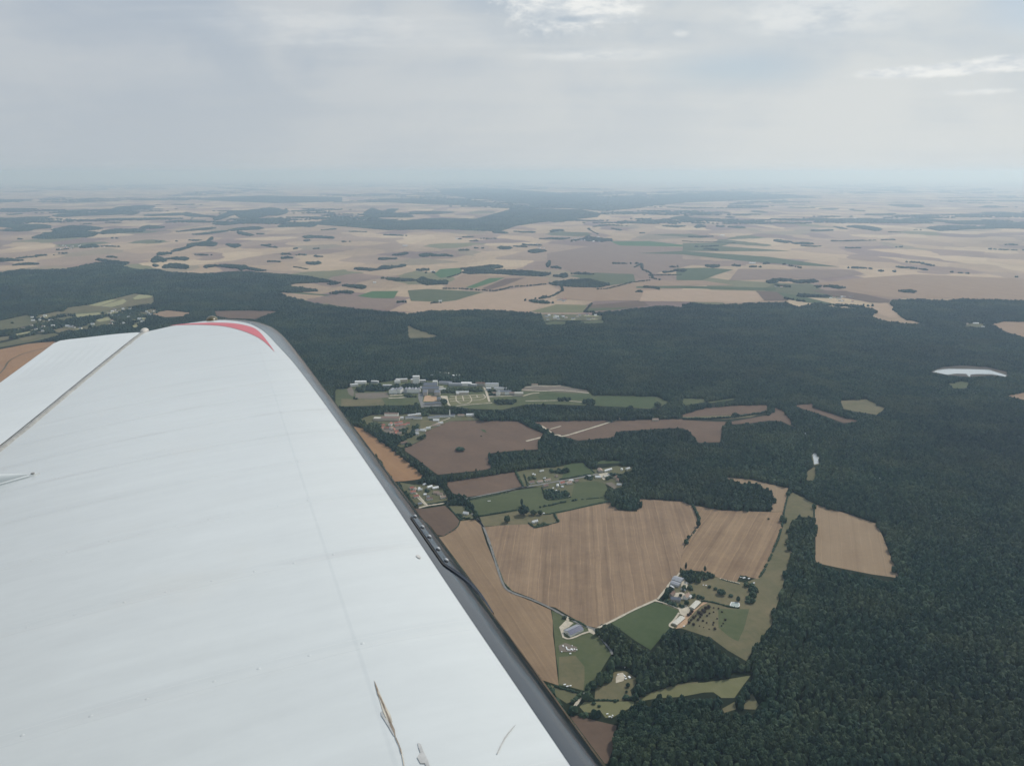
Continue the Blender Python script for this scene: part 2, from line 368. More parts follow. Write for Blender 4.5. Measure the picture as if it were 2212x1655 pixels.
# (label, material, level, hole in the forest?, outline)
FIELDS = [
 # ---- foreground
 ('striped stubble field with pale drill lines, largest field of the foreground', m_stub3, .30, 1, [('E', [(920,1110),(1060,1095),(1210,1090),(1255,1115),(1400,1080),(1390,1020),(1540,985),(1740,950),(1790,1000),(1912,1008),(1910,925),(2207,945)]), ('F', [(65,975),(95,1060),(100,1095),(60,1145),(10,1230)]), ('K', [(660,180),(640,280),(590,330),(420,540),(310,680),(0,830)]), ('L', [(940,265),(800,285),(740,338),(600,310),(450,235)]), ('G', [(1380,630),(1340,622),(1230,570),(1100,520),(1050,470),(1010,370),(960,220)])]),
 ('narrow stubble field between the track and the wing', m_stub4, .30, 1, [('E', [(770,1070),(860,1060),(900,1095)]), ('G', [(905,110),(940,220),(990,340),(1040,485),(1090,535),(1230,590),(1355,645),(1380,900),(1405,1135),(1300,1100),(1000,800),(760,420),(600,180),(660,170),(740,130)])]),
 ('stubble field right of the lone hedge line', m_stub2, .30, 1, [('F', [(65,968),(240,1000),(570,1012),(655,1010),(640,1130),(600,1225),(490,1445),(370,1420),(350,1465),(240,1440),(130,1395),(0,1385)]), ('K', [(660,200),(665,120)]), ('F', [(0,1260),(50,1165),(105,1095),(100,1060)])]),
 ('pale five-sided stubble field walled in by dark forest', m_stub1, .30, 1, [('F', [(850,960),(1050,1018),(1250,1085),(1290,1160),(1400,1440),(1340,1430),(1230,1415),(1000,1370),(860,1340)])]),
 ('pale stubble strip at the forest edge', m_stub1, .30, 1, [('F', [(240,785),(430,800),(690,860),(690,872),(655,1008),(572,1010),(585,890),(510,850),(505,830),(415,825),(400,835)])]),
 ('grass valley running down between stubble and forest', m_dry, .28, 1, [('F', [(690,875),(850,955),(848,1045),(745,1045),(690,1110),(680,1240),(712,1280),(665,1420),(640,1520)]), ('H', [(600,640),(575,740),(500,850),(410,975),(290,905),(190,830),(100,800),(0,768),(-100,760),(-130,600),(0,380),(240,440),(400,470),(495,435)]), ('F', [(560,1290),(640,1140),(658,1012)])]),
 ('green paddock behind the orchard', m_lawn, .34, 0, [('H', [(230,640),(360,640),(430,640),(400,760),(360,850),(300,820),(230,760)])]),
 ('tan slope beside the big wood', m_dry, .33, 0, [('H', [(600,640),(575,740),(500,850),(410,975),(380,940),(470,760),(540,640)])]),
 ('small brown field by the hamlet road', m_brown, .30, 1, [('E', [(480,990),(540,990),(670,970),(770,1075),(740,1130),(660,1165),(560,1150),(450,1020)])]),
 ('brown ploughed field above the hamlet road', m_pink, .30, 1, [('E', [(672,822),(900,785),(1120,755),(1170,845),(980,890),(810,915),(720,890)])]),
 ('long green pasture below the hamlet', m_past, .30, 1, [('E', [(820,935),(1130,870),(1290,850),(1310,925),(1330,935),(1480,910),(1480,850),(1540,800),(1690,790),(1720,860),(1700,910),(1740,945),(1400,1022),(1280,1015),(1140,1005),(890,1040)])]),
 ('dry olive paddock with one round tree', m_dry, .30, 1, [('E', [(895,1045),(1140,1005),(1280,1015),(1395,1022),(1402,1078),(1260,1110),(1210,1090),(920,1105)])]),
 ('green paddock behind the hamlet', m_green, .32, 1, [('E', [(1440,705),(1560,695),(1640,765),(1560,785),(1420,800),(1440,760)])]),
 ('small clearing in the trees above the hamlet', m_green, .30, 1, [('J', [(1300,140),(1400,120),(1640,130),(1680,160),(1500,165),(1330,175)])]),
 ('gardens of the roadside hamlet', m_olive, .29, 1, [('J', [(150,290),(330,250),(560,230),(800,210),(1080,170),(1250,260),(1620,200),(1860,220),(1820,260),(1650,330),(1720,490),(1580,530),(1440,460),(1300,420),(1000,440),(960,640),(940,660),(610,700),(530,510),(330,500),(250,500)])]),
 ('gardens of the hamlet beside the wing', m_olive, .29, 1, [('M', [(120,240),(400,290),(560,270),(860,300),(960,370),(990,460),(1050,540),(1100,600),(980,640),(500,720),(200,420)])]),
 ('house plot in the fork of the track', m_olive, .29, 1, [('M', [(1030,690),(1200,680),(1400,700),(1470,780),(1540,930),(1280,970),(1200,860),(1120,790)])]),
 ('rough meadow around the solar barn', m_lawn, .29, 1, [('G', [(1360,650),(1450,690),(1600,770),(1640,790),(1745,930),(1700,1000),(1640,1110),(1570,1170),(1500,1150),(1405,1132),(1375,800)])]),
 ('dry olive end of the barn meadow', m_dry, .34, 0, [('L', [(190,760),(420,740),(560,900),(560,1060),(540,1240),(380,1200),(190,1150)])]),
 ('green field between barn and farm', m_green, .30, 1, [('G', [(1740,730),(1890,650),(2035,592),(2180,650),(2170,690),(2120,765),(2040,860),(2000,905),(1900,845),(1800,770)])]),
 ('brown clearing with a sandy circle', m_dry, .30, 1, [('L', [(720,1170),(950,1120),(980,980),(1150,960),(1330,1080),(1280,1180),(1220,1240),(1250,1330),(1300,1370),(1050,1395),(700,1390)])]),
 ('yellow meadow at the wood corner', m_yelg, .30, 1, [('L', [(480,1480),(560,1410),(1000,1400),(1280,1400),(1260,1480),(1100,1560),(960,1640),(860,1640),(800,1560),(560,1560)])]),
 ('grass ride curving into the wood', m_dry, .30, 1, [('L', [(1280,1385),(1390,1320),(1490,1280),(1900,1150),(2200,1120),(2207,1160),(1900,1190),(1560,1280),(1420,1390)])]),
 ('tan glade inside the big wood', m_yelg, .30, 1, [('G', [(1880,1245),(1990,1185),(2207,1130)]), ('H', [(80,1120),(440,1068),(395,1130),(335,1215),(250,1215),(200,1178),(140,1180)])]),
 ('small tan glade beside the big wood', m_dry, .30, 1, [('H', [(395,1250),(450,1185),(490,1260),(470,1290),(385,1285)])]),
 ('smallest tan glade', m_dry, .30, 1, [('H', [(255,1285),(335,1240),(345,1290),(270,1312)])]),
 ('olive paddock next to the wing', m_olive, .30, 1, [('L', [(60,1160),(150,1200),(300,1240),(450,1290),(390,1400),(300,1430),(150,1330)])]),
 ('reddish brown field beside the wing tip of the picture', m_brown, .30, 1, [('G', [(1450,1330),(1520,1330),(1580,1345),(1780,1395),(1750,1560),(1720,1640),(1560,1620)])]),
 # ---- middle
 ('big brown ploughed field with one bush', m_pink, .30, 1, [('I', [(1490,600),(1900,605),(2080,690),(2207,745),(2130,830),(2150,910),(1900,920),(1600,955),(1635,1115),(1500,1140),(1150,1175),(1050,1185),(980,1140),(820,1010),(660,905),(760,870),(920,790),(900,730),(1100,640),(1180,605)])]),
 ('orange stubble wedge beside the wing', m_orange, .30, 1, [('I', [(60,640),(165,666),(240,685),(330,750),(480,860),(760,1080),(905,1205),(840,1235),(700,1255),(560,1260),(400,1000),(100,720)])]),
 ('reddish field left of the gravel track', m_pink, .30, 1, [('E', [(1235,432),(1400,425),(1700,420),(1740,425),(1440,518),(1400,515),(1330,480)])]),
 ('brown field reaching between the woods', m_pink, .30, 1, [('E', [(1440,525),(1780,425),(1950,418),(2207,412)]), ('F', [(0,418),(280,430),(255,480),(242,560),(100,564),(80,530),(30,485)]), ('E', [(2207,470),(2130,470),(1800,490),(1760,530),(1530,550)])]),
 ('brown crescent field', m_pink, .30, 1, [('F', [(0,385),(150,340),(350,325),(540,322),(555,355),(500,375),(300,385),(0,398)])]),
 ('strip of rough ground under the crescent field', m_dry, .30, 1, [('F', [(0,398),(300,386),(500,377),(440,400),(300,412),(0,413)])]),
 ('brown tail of field between two hedges', m_pink, .30, 1, [('F', [(300,430),(540,388),(600,340),(640,350),(690,410),(722,465),(640,425),(560,420),(420,440),(320,445)])]),
 ('narrow field with a green end', m_pink, .30, 1, [('F', [(720,325),(845,312),(850,340),(1000,390),(1150,425),(1040,437),(900,385),(760,340)])]),
 ('yellowish clearing at the forest corner', m_dry, .30, 1, [('F', [(1020,293),(1190,285),(1310,340),(1260,385),(1100,360),(1040,345)])]),
 ('thin green strip along the forest', m_lawn, .30, 1, [('F', [(0,278),(140,283),(160,300),(0,325)])]),
 ('second thin green strip along the forest', m_lawn, .30, 1, [('F', [(160,300),(330,278),(345,285),(180,308)])]),
 ('green meadow below the lake', m_lawn, .30, 1, [('F', [(1705,185),(1790,165),(1862,175),(1840,210),(1760,217)])]),
 ('tan field at the right margin', m_tan, .30, 1, [('F', [(2080,260),(2207,240),(2400,235),(2400,300),(2207,287)])]),
 ('muddy bank round the lake', m_bank, .30, 1, [('F', [(1600,108),(1680,75),(1800,66),(1960,73),(2100,108),(2110,138),(1990,130),(1860,140),(1720,128),(1640,116)])]),
 ('tiny glade below the pond', m_dry, .30, 1, [('F', [(790,760),(850,720),(872,740),(850,812),(800,805)])]),
 ('clearing round the little pond', m_olive, .28, 1, [('F', [(835,640),(858,624),(885,650),(885,705),(850,712),(838,680)])]),
 # ---- institute grounds
 ('open grounds of the walled estate', m_lawn, .28, 1, [('I', [(-60,255),(70,250),(115,212),(230,182),(420,185),(600,160),(800,145),(1000,165),(1300,190),(1550,205),(1640,205),(1780,240),(1800,290),(1950,262)]), ('E', [(1165,203),(1250,190),(1420,193),(1600,228),(1620,258),(1800,260),(2035,266),(2120,300),(2030,348),(1840,335),(1640,325),(1300,315),(1180,320),(1040,352),(830,345),(690,325),(520,335),(480,320),(-40,332)])]),
 ('dry lawn of the estate', m_dry, .32, 0, [('I', [(0,360),(140,365),(360,365),(440,360),(480,430),(200,440),(0,440)])]),
 ('grey walled yard of the estate', m_mud, .33, 0, [('I', [(150,300),(500,290),(520,345),(360,360),(150,360)])]),
 ('orange sand courtyard of the manor', m_court, .34, 0, [('I', [(890,390),(905,325),(1030,325),(1045,390)])]),
 ('dark approach road and forecourt of the manor', m_road, .33, 0, [('I', [(850,300),(900,300),(880,390),(930,420),(1080,400),(1090,440),(880,450),(850,380)])]),
 ('pale forecourt beside the garden', m_cream, .35, 0, [('I', [(1075,330),(1150,330),(1170,400),(1190,440),(1160,430),(1120,360),(1085,350)])]),
 ('formal garden lawn', m_yelg, .33, 0, [('I', [(1165,350),(1230,325),(1550,310),(1600,380),(1610,405),(1350,420),(1190,435)])]),
 ('bare terraces dug into the slope', m_mud, .33, 0, [('E', [(1165,210),(1250,192),(1420,197),(1590,228),(1600,245),(1480,240),(1300,230),(1170,232)])]),
 ('bright meadow of the estate', m_green, .34, 0, [('E', [(1640,275),(1680,262),(2030,268),(2035,340),(1850,335),(1650,325)])]),
 ('green terrace meadow of the estate', m_green, .33, 0, [('E', [(1270,265),(1330,245),(1600,250),(1620,285),(1290,292)])]),
 ('grassy ground of the workshop quarter', m_olive, .28, 1, [('I', [(190,575),(370,530),(600,530),(860,528),(1430,530),(1500,590),(1180,605),(1090,645),(910,720),(920,780),(850,820),(760,860),(650,890),(590,860),(650,800),(640,760),(450,720),(420,650),(280,640)])]),
 ('dry paddock above the cottages', m_dry, .33, 0, [('I', [(860,600),(1010,590),(1060,600),(900,680),(860,690)])]),
 # ---- left of the wing tip
 ('olive allotments beyond the wing', m_dry, .28, 1, [('A', [(380,1045),(440,1005),(570,988),(740,948),(870,915),(1000,930),(990,960),(1010,970),(800,1005),(590,1035)])]),
 ('pale green strip in the allotments', m_hay, .33, 0, [('A', [(570,993),(720,952),(758,955),(640,996)])]),
 ('second pale green strip in the allotments', m_hay, .33, 0, [('A', [(650,996),(800,950),(820,965),(790,985),(720,1003)])]),
 ('third pale green strip in the allotments', m_hay, .33, 0, [('A', [(860,945),(900,922),(990,925),(980,940),(870,955)])]),
 ('meadow at the left margin', m_olive, .30, 1, [('A', [(-200,1130),(0,1090),(190,1050),(210,1080),(250,1100),(130,1135),(0,1150),(-200,1170)])]),
 ('gardens of the wooded village', m_olive, .28, 0, [('A', [(200,1050),(400,1050),(470,1040),(800,1010),(1050,960),(1085,965),(960,1010),(1060,1030),(900,1110),(700,1130),(470,1135),(240,1120)])]),
 ('tan field above the wing', m_tan, .30, 1, [('A', [(975,1050),(1080,1022),(1240,1040),(1180,1062),(1070,1068)])]),
 ('pinkish field just above the wing tip', m_pink, .30, 1, [('A', [(1380,1028),(1600,1025),(1810,1030),(1700,1060),(1650,1080),(1480,1075),(1400,1058)])]),
 ('orange fields at the left margin', m_orange, .30, 1, [('A', [(-200,1330),(0,1275),(180,1240),(360,1222),(420,1260),(420,1400),(100,1700),(-300,1800)])]),
 ('thin meadow strip at the left margin', m_olive, .30, 1, [('A', [(-200,1260),(0,1235),(200,1190),(350,1170),(390,1182),(200,1227),(0,1262),(-200,1300)])]),
 ('second thin meadow strip at the left margin', m_dry, .30, 1, [('A', [(-100,1210),(60,1188),(95,1200),(0,1222),(-100,1235)])]),
 ('third thin meadow strip at the left margin', m_dry, .30, 1, [('A', [(320,1150),(450,1130),(475,1140),(380,1167)])]),
 # ---- clearings in the middle forest
 ('pale felled patch in the middle forest', m_dry, .30, 1, [('B', [(428,1118),(500,1150),(645,1195),(540,1200),(430,1203)])]),
 ('bright glade by the forest village', m_lawn, .30, 1, [('B', [(1310,1105),(1380,1092),(1450,1098),(1450,1112),(1330,1115)])]),
 ('second bright glade by the forest village', m_lawn, .30, 1, [('B', [(1540,1095),(1700,1088),(1695,1105),(1570,1108)])]),
 ('forest village gardens', m_olive, .28, 1, [('B', [(1290,1048),(1560,1050),(1690,1060),(1680,1085),(1420,1090),(1310,1085)])]),
 ('tan field at the right forest edge', m_tan, .30, 1, [('C', [(1985,1108),(2080,1096),(2207,1098),(2500,1100),(2500,1240),(2207,1195),(2100,1165)])]),
 ('small glade with sheds', m_olive, .30, 1, [('C', [(1800,1122),(1860,1106),(1950,1110),(1960,1135),(1900,1130)])]),
 # ---- plain beyond the forest
 ('pale strip field in the forest bay', m_pale, .30, 0, [('A', [(1830,910),(2100,930),(2060,940),(1930,935)])]),
 ('green strip field in the forest bay', m_green, .30, 0, [('A', [(1790,895),(2150,925),(2100,930),(1830,908)])]),
 ('pink field at the forest bay', m_plainb, .30, 0, [('A', [(1980,950),(2207,925)]), ('B', [(0,920),(100,935),(380,955),(310,1022),(0,1000)])]),
 ('light tan field bowed along the forest', m_pale, .30, 0, [('B', [(310,1028),(400,985),(500,960),(800,940),(1000,900),(1150,880),(1330,858),(1410,890),(1350,950),(1240,1030),(1100,1030),(560,1040)])]),
 ('green wedge field', m_bright, .31, 0, [('B', [(105,930),(200,900),(370,898),(340,945),(200,945)])]),
 ('olive field with pale streaks', m_lawn, .31, 0, [('B', [(430,895),(560,885),(920,905),(740,960),(640,972),(450,962)])]),
 ('tan field behind the hedge', m_tan, .30, 0, [('B', [(660,875),(780,790),(900,793),(1340,812),(1335,855),(1110,870),(960,895)])]),
 ('brown strip by the bright crop', m_brown, .31, 0, [('B', [(910,882),(1060,818),(1190,812),(1060,862),(960,890)])]),
 ('narrow bright green crop strip', m_bright, .32, 0, [('B', [(800,878),(960,815),(1060,812),(1000,836),(860,880)])]),
 ('dark green field by the copse', m_bright, .31, 0, [('B', [(600,788),(640,757),(780,748),(775,776),(720,800),(640,814)])]),
 ('olive field behind the round wood', m_lawn, .31, 0, [('B', [(1480,800),(1640,780),(1890,790),(1900,840),(1740,862)])]),
 ('tan plain right of the round wood', m_tan, .30, 0, [('B', [(1440,880),(1750,870),(2000,830),(2207,830)]), ('C', [(0,830),(120,830),(330,860),(0,865)]), ('B', [(2207,960),(1950,960),(1620,965),(1380,945)])]),
 ('violet brown plain', m_plainb, .30, 0, [('B', [(1330,655),(1760,585),(2207,620)]), ('C', [(0,690),(200,700),(0,745)]), ('B', [(2000,790),(1500,785),(1420,740),(1330,700)])]),
 ('yellow olive field at the forest edge', m_yelg, .31, 0, [('B', [(1220,1032),(1390,985),(1590,990),(1560,1037),(1300,1039)])]),
 ('brown field at the forest edge', m_brown, .31, 0, [('B', [(1600,990),(1950,960),(1990,995),(1830,1006),(1590,1010)])]),
 ('thin green field at the forest edge', m_lawn, .31, 0, [('B', [(1590,1010),(1830,1006),(1900,1002),(1780,1020),(1570,1032)])]),
 ('long green field before the village', m_bright, .31, 0, [('B', [(1740,578),(1990,575),(2207,600),(2207,612),(1800,605)])]),
 ('dark green block field', m_green, .31, 0, [('C', [(-40,752),(140,748),(330,760),(230,790),(120,830),(-40,828)])]),
 ('long green ribbon field', m_green, .31, 0, [('C', [(-300,868),(0,865),(600,878),(605,895),(0,881),(-300,880)])]),
 ('pale field above the forest edge', m_pale, .31, 0, [('C', [(-250,895),(0,888),(470,898),(525,962),(420,975),(0,968),(-280,965)])]),
 ('brown field beside the pale one', m_brown, .31, 0, [('C', [(475,898),(610,905),(685,962),(530,962)])]),
 ('green commons of the farm village', m_green, .31, 0, [('C', [(612,905),(780,935),(990,985),(1070,995),(900,985),(800,972),(670,952)])]),
 ('brown field beyond the farm village', m_brown, .31, 0, [('C', [(820,892),(1080,900),(1345,958),(1330,975),(1220,975),(1000,935)])]),
 ('tan corner field beside the right wood', m_pale, .31, 0, [('C', [(1215,980),(1322,975),(1395,1068),(1330,1070),(1260,1045),(1210,1050)])]),
 ('long green valley field', m_green, .31, 0, [('C', [(-300,655),(0,640),(560,678),(1010,742),(800,735),(400,705),(0,662)])]),
 ('wide tan plain on the right', m_tan, .30, 0, [('C', [(870,850),(1150,815),(1500,790),(2207,820),(2500,830),(2500,960),(2207,955),(1340,945),(1080,905)])]),
 ('green pasture on the plain', m_lawn, .31, 0, [('C', [(0,590),(350,583),(250,608),(700,640),(250,642),(0,640)])]),
 ('brown plain on the right', m_plainb, .305, 0, [('C', [(360,755),(700,760),(1100,760),(1180,790),(900,820),(700,820),(300,830)])]),
]
HOLES = []
for fi, (lab, m, z, hole, parts) in enumerate(FIELDS):
    z += .0035 * fi
    pts = trace(*parts)
    P = plan(pts)
    big = np.ptp(P[:, 0]) > 90
    near = P[:, 1].mean() < 4200
    sheet('field', P, z if near else z * 2.5, m, lab, 0.9)
    if hole: HOLES.append(plan(pts, 13.0, True))

# worn spots and yards
for yi, (lab, m, z, parts) in enumerate([
    ('pale gravel yard of the solar barn', m_cream, .5, [('L', [(190,330),(290,230),(400,270),(330,330),(250,370),(268,485),(242,488)])]),
    ('gravel corner where the tracks meet', m_cream, .52, [('L', [(600,330),(720,350),(740,400),(690,440),(620,400)])]),
    ('cream courtyard of the farm', m_cream, .5, [('K', [(560,630),(590,570),(680,560),(735,590),(700,670)])]),
    ('concrete lane between the farm sheds', m_cream, .5, [('K', [(680,380),(720,365),(775,430),(730,560),(690,550),(670,460)])]),
    ('gravel yard between the poultry houses', m_cream, .5, [('K', [(630,800),(740,740),(800,800),(780,870),(720,910),(660,880)])]),
    ('sandy apron of the poultry house', m_court, .48, [('K', [(900,790),(990,705),(1060,710),(960,760),(860,850),(760,960),(770,1010),(690,1070),(590,1090),(720,900)])]),
    ('sandy circle in the clearing', m_cream, .5, [('L', [(1010,1070),(1040,1000),(1110,990),(1150,1040),(1120,1110),(1010,1140)])]),
    ('dark worn ground round the white crates', m_mud, .5, [('L', [(180,600),(280,560),(450,620),(430,690),(200,690)])]),
    ('pond of the garden hamlet', m_mud, .5, [('J', [(640,580),(690,575),(680,600),(640,598)])]),
    ('concrete yard at the hamlet farm', m_cream, .5, [('J', [(1340,320),(1480,300),(1500,330),(1420,360),(1450,405),(1420,405)])]),
    ('bare slope below the wooded houses', m_mud, .5, [('J', [(1450,450),(1540,440),(1620,500),(1580,540),(1500,490)])]),
    ('pale drives of the hamlet beside the wing', m_cream, .5, [('M', [(780,450),(830,440),(900,490),(1000,490),(1000,530),(930,550),(880,500)])]),
    ('pale yard of the works', m_cream, .5, [('I', [(350,590),(380,560),(600,565),(600,600),(440,598)])]),
    ('pale ground among the red roofs', m_mud, .5, [('I', [(430,690),(520,660),(700,660),(640,760),(520,750)])]),
    ('worn drive at the estate gate', m_mud, .5, [('I', [(60,255),(110,230),(140,290),(130,340),(80,310)])]),
    ('green patch on the brown field', m_green, .5, [('I', [(1510,690),(1560,700),(1580,730),(1540,720)])]),
]):
    sheet('yard', plan(trace(*parts)), z + .25 + .004 * yi, m, lab)

# roads, tracks and paths
for name, lab, m, w, z, parts in [
    ('track', 'pale farm track curving round the big stubble field', m_road, 5.0, .60, [('E', [(865,1045),(915,1105)]), ('G', [(960,220),(1000,345),(1045,478),(1095,530),(1230,580),(1345,632),(1450,690),(1560,745),(1645,775)])]),
    ('track', 'pale farm track from the corner to the farm', m_cream, 4.5, .62, [('G', [(1645,770),(1740,725),(1890,648),(2030,585)]), ('K', [(330,660),(420,550),(520,420),(600,340),(650,280)])]),
    ('track', 'gravel drive into the farm', m_cream, 4.5, .64, [('K', [(290,685),(400,710),(520,750),(640,800)])]),
    ('track', 'drive behind the poultry house', m_cream, 3.5, .64, [('K', [(640,860),(570,960),(500,1040),(560,1080)])]),
    ('track', 'loop of track below the solar barn', m_cream, 4.0, .61, [('L', [(240,470),(320,500),(430,470),(520,430),(620,400)])]),
    ('track', 'grey track beside the wood', m_road, 4.0, .60, [('L', [(690,370),(760,450),(850,560),(930,660),(960,730)])]),
    ('track', 'spur up to the barn yard', m_cream, 5.0, .66, [('L', [(300,180),(310,215),(320,240)])]),
    ('track', 'cream lane by the wing', m_cream, 4.5, .60, [('L', [(395,1505),(480,1390),(570,1280)])]),
    ('track', 'cream wall path behind the farm paddock', m_cream, 3.0, .60, [('K', [(1230,360),(1330,390),(1420,410),(1520,435)])]),
    ('road', 'straight grey road through the hamlet', m_road, 7.0, .60, [('M', [(1180,590),(1300,570),(1460,550)]), ('E', [(830,925),(980,893),(1200,850)]), ('J', [(0,580),(320,505),(530,470),(690,440),(900,405),(1100,370),(1290,330),(1350,320)])]),
    ('road', 'lane continuing past the wing hamlet', m_cream, 6.0, .60, [('M', [(480,735),(640,695),(800,670),(980,645)])]),
    ('track', 'garden lane between hedges, left', m_cream, 4.0, .62, [('M', [(430,450),(540,570),(650,690)])]),
    ('track', 'garden lane between hedges, right', m_cream, 3.5, .62, [('M', [(440,520),(530,600),(610,680)])]),
    ('track', 'lane down past the fork house', m_road, 4.5, .6, [('M', [(1420,760),(1540,890),(1640,990),(1720,1100)])]),
    ('track', 'gravel track with a spur across the brown fields', m_cream, 8.0, .62, [('E', [(1195,555),(1340,520),(1400,515),(1440,522),(1600,475),(1760,425),(1800,415)])]),
    ('track', 'short gravel spur', m_cream, 8.0, .64, [('E', [(1290,455),(1335,483),(1370,512)])]),
    ('track', 'second short gravel spur', m_cream, 6.0, .64, [('E', [(1350,478),(1420,458)])]),
    ('track', 'lane of cottages along the brown field', m_cream, 5.0, .62, [('I', [(830,710),(960,665),(1080,610),(1180,570)])]),
    ('path', 'lower oval path of the formal garden', m_cream, 4.0, .7, [('I', [(1245,330),(1250,380),(1290,410),(1350,415),(1400,400),(1415,370),(1395,330)])]),
    ('path', 'upper straight path of the formal garden', m_cream, 4.0, .72, [('I', [(1180,335),(1300,328),(1470,322),(1550,315)])]),
    ('path', 'middle path of the formal garden', m_cream, 4.0, .74, [('I', [(1170,365),(1300,358),(1450,350),(1560,335)])]),
    ('path', 'cross path of the formal garden', m_cream, 4.0, .76, [('I', [(1315,330),(1325,370),(1330,385)])]),
    ('path', 'right end curve of the formal garden', m_cream, 4.0, .78, [('I', [(1540,312),(1565,345),(1520,370),(1400,382),(1180,390)])]),
    ('path', 'second cross path of the formal garden', m_cream, 4.0, .8, [('I', [(1470,322),(1480,350)])]),
    ('road', 'pale avenue beside the formal garden', m_cream, 8.0, .7, [('I', [(1545,230),(1575,290),(1590,340),(1610,395)])]),
    ('road', 'pale road along the estate terrace', m_cream, 8.0, .68, [('I', [(1590,340),(1750,335),(1950,330)]), ('E', [(1180,262),(1230,248),(1280,244)])]),
    ('path', 'upper terrace path', m_cream, 7.0, .72, [('E', [(1165,222),(1300,232),(1420,226),(1600,245)])]),
    ('path', 'top terrace path', m_cream, 7.0, .74, [('E', [(1190,208),(1260,200),(1340,202),(1420,196)])]),
    ('path', 'pale wall path under the terraces', m_cream, 6.0, .68, [('E', [(1190,296),(1300,294),(1420,293),(1555,302)])]),
    ('road', 'estate road along the tree belt', m_cream, 6.0, .68, [('I', [(1250,440),(1400,425),(1640,408)])]),
    ('road', 'pale wall road of the lower estate', m_cream, 9.0, .68, [('I', [(515,355),(620,352),(710,345)])]),
    ('road', 'white strip in front of the glasshouses', m_cream, 9.0, .70, [('I', [(525,328),(580,325),(665,322)])]),
    ('road', 'approach road of the manor', m_road, 9.0, .70, [('I', [(850,300),(855,370),(880,450),(885,490)])]),
    ('track', 'pale wall along the workshop quarter', m_cream, 8.0, .66, [('I', [(940,575),(1060,560),(1150,552)])]),
    ('track', 'lane above the workshops', m_cream, 6.0, .66, [('I', [(720,570),(780,550),(800,535)])]),
    ('track', 'hedge path across the orange fields', plain('hedge_line', (.1, .085, .05), .9), 6.0, .62, [('A', [(310,1262),(200,1290),(130,1312),(60,1350),(30,1395),(0,1430)])]),
    ('track', 'faint ride cut through the right forest', m_lawn, 6.0, .4, [('F', [(1040,720),(980,770),(920,812)])]),
]:
    ribbon(name, trace(*parts), w, z + .4, m, lab)
HOLES.append(plan(trace(('F', [(1045,712),(1050,722),(925,818),(915,810)])), 4, True))

# houses of the wooded villages stand in little gardens of their own
def spots(t, x0, x1, y0, y1, n): return [(t, float(rng.uniform(x0, x1)), float(rng.uniform(y0, y1))) for _ in range(n)]
VILL = {'left margin': spots('A', 205, 340, 1060, 1100, 7), 'wooded village': spots('A', 700, 1000, 1010, 1115, 22), 'wing tip': spots('A', 130, 600, 1115, 1165, 12), 'forest village': spots('B', 1310, 1660, 1055, 1090, 18)}
gi = 0
for k, L in VILL.items():
    for t, x, y in L:
        c = np.array(ground_at(px(t, x, y))); gi += 1
        a = np.linspace(0, 2 * math.pi, 9)[:-1]; r = rng.uniform(11, 22, 8)
        P = np.stack([c[0] + 1.6 * r * np.cos(a), c[1] + 1.3 * r * np.sin(a) - 6], 1)
        sheet('garden', P, 1.3 + .004 * gi, [m_olive, m_dry, m_hay, m_lawn][gi % 4], 'garden of the ' + k)
        HOLES.append(np.stack([c[0] + 1.7 * r * np.cos(a), c[1] + 2.6 * r * np.sin(a) - 28], 1))
for i, q in enumerate([[(560,1112),(700,1100),(725,1113),(600,1130)], [(850,1125),(885,1112),(900,1125),(860,1142)], [(350,1078),(470,1060),(500,1066),(380,1090)], [(700,1048),(800,1040),(840,1052),(730,1062)], [(940,1022),(1010,1015),(1030,1026),(960,1034)], [(90,1178),(190,1160),(210,1166),(110,1186)], [(250,1055),(380,1030),(425,1040),(300,1076)], [(480,1050),(640,1038),(665,1050),(500,1067)], [(430,1140),(560,1127),(605,1140),(470,1156)], [(620,1085),(700,1069),(725,1085),(640,1099)], [(120,1205),(250,1179),(300,1186),(150,1223)], [(840,1078),(930,1065),(960,1076),(870,1092)]]):
    T_ = trace(('A', q)); sheet('field', plan(T_), 1.2 + .01 * i, [m_dry, m_hay][i % 2], 'small meadow strip among the village trees'); HOLES.append(plan(T_, 9., True))
HOLES.append(plan(trace(('G', [(880,80),(930,100),(1010,340),(1060,480),(1110,520),(1230,565),(1360,630),(1350,655),(1220,600),(1090,548),(1030,490),(960,300)]))))
HOLES.append(plan(trace(('E', [(855,1040),(900,1040),(940,1130),(890,1110)]))))
# water
mw, ntw, bw = new_mat('pond_water')
bw.inputs['Base Color'].default_value = (.45, .48, .48, 1); bw.inputs['Roughness'].default_value = 0.06; bw.inputs['Specular IOR Level'].default_value = 0.9  # pale base colour paints in the sky glint on the water
bump = ntw.nodes.new('ShaderNodeBump'); bump.inputs['Strength'].default_value = 0.15
ntw.links.new(nz(ntw, ntw.nodes.new('ShaderNodeNewGeometry').outputs['Position'], 0.4, 3).k, bump.inputs['Height']); ntw.links.new(bump.outputs[0], bw.inputs['Normal'])
sheet('lake', plan(trace(('F', [(1612,108),(1650,94),(1720,88),(1850,90),(1980,93),(2095,130),(2085,138),(2000,122),(1900,121),(1862,124),(1855,142),(1832,120),(1770,118),(1712,126),(1650,113)]))), .8, mw, 'pale crescent lake in the right forest')
sheet('pond', plan(trace(('F', [(838,645),(850,632),(868,634),(866,652),(880,660),(878,700),(850,705),(845,670)]))), .8, mw, 'little bright pond in the forest valley')
sheet('pond', plan(trace(('F', [(768,505),(835,496),(800,512)]))), .8, mw, 'sliver of water in the forest')
HOLES.append(plan(trace(('F', [(760,505),(840,494),(800,516)])), 6, True))
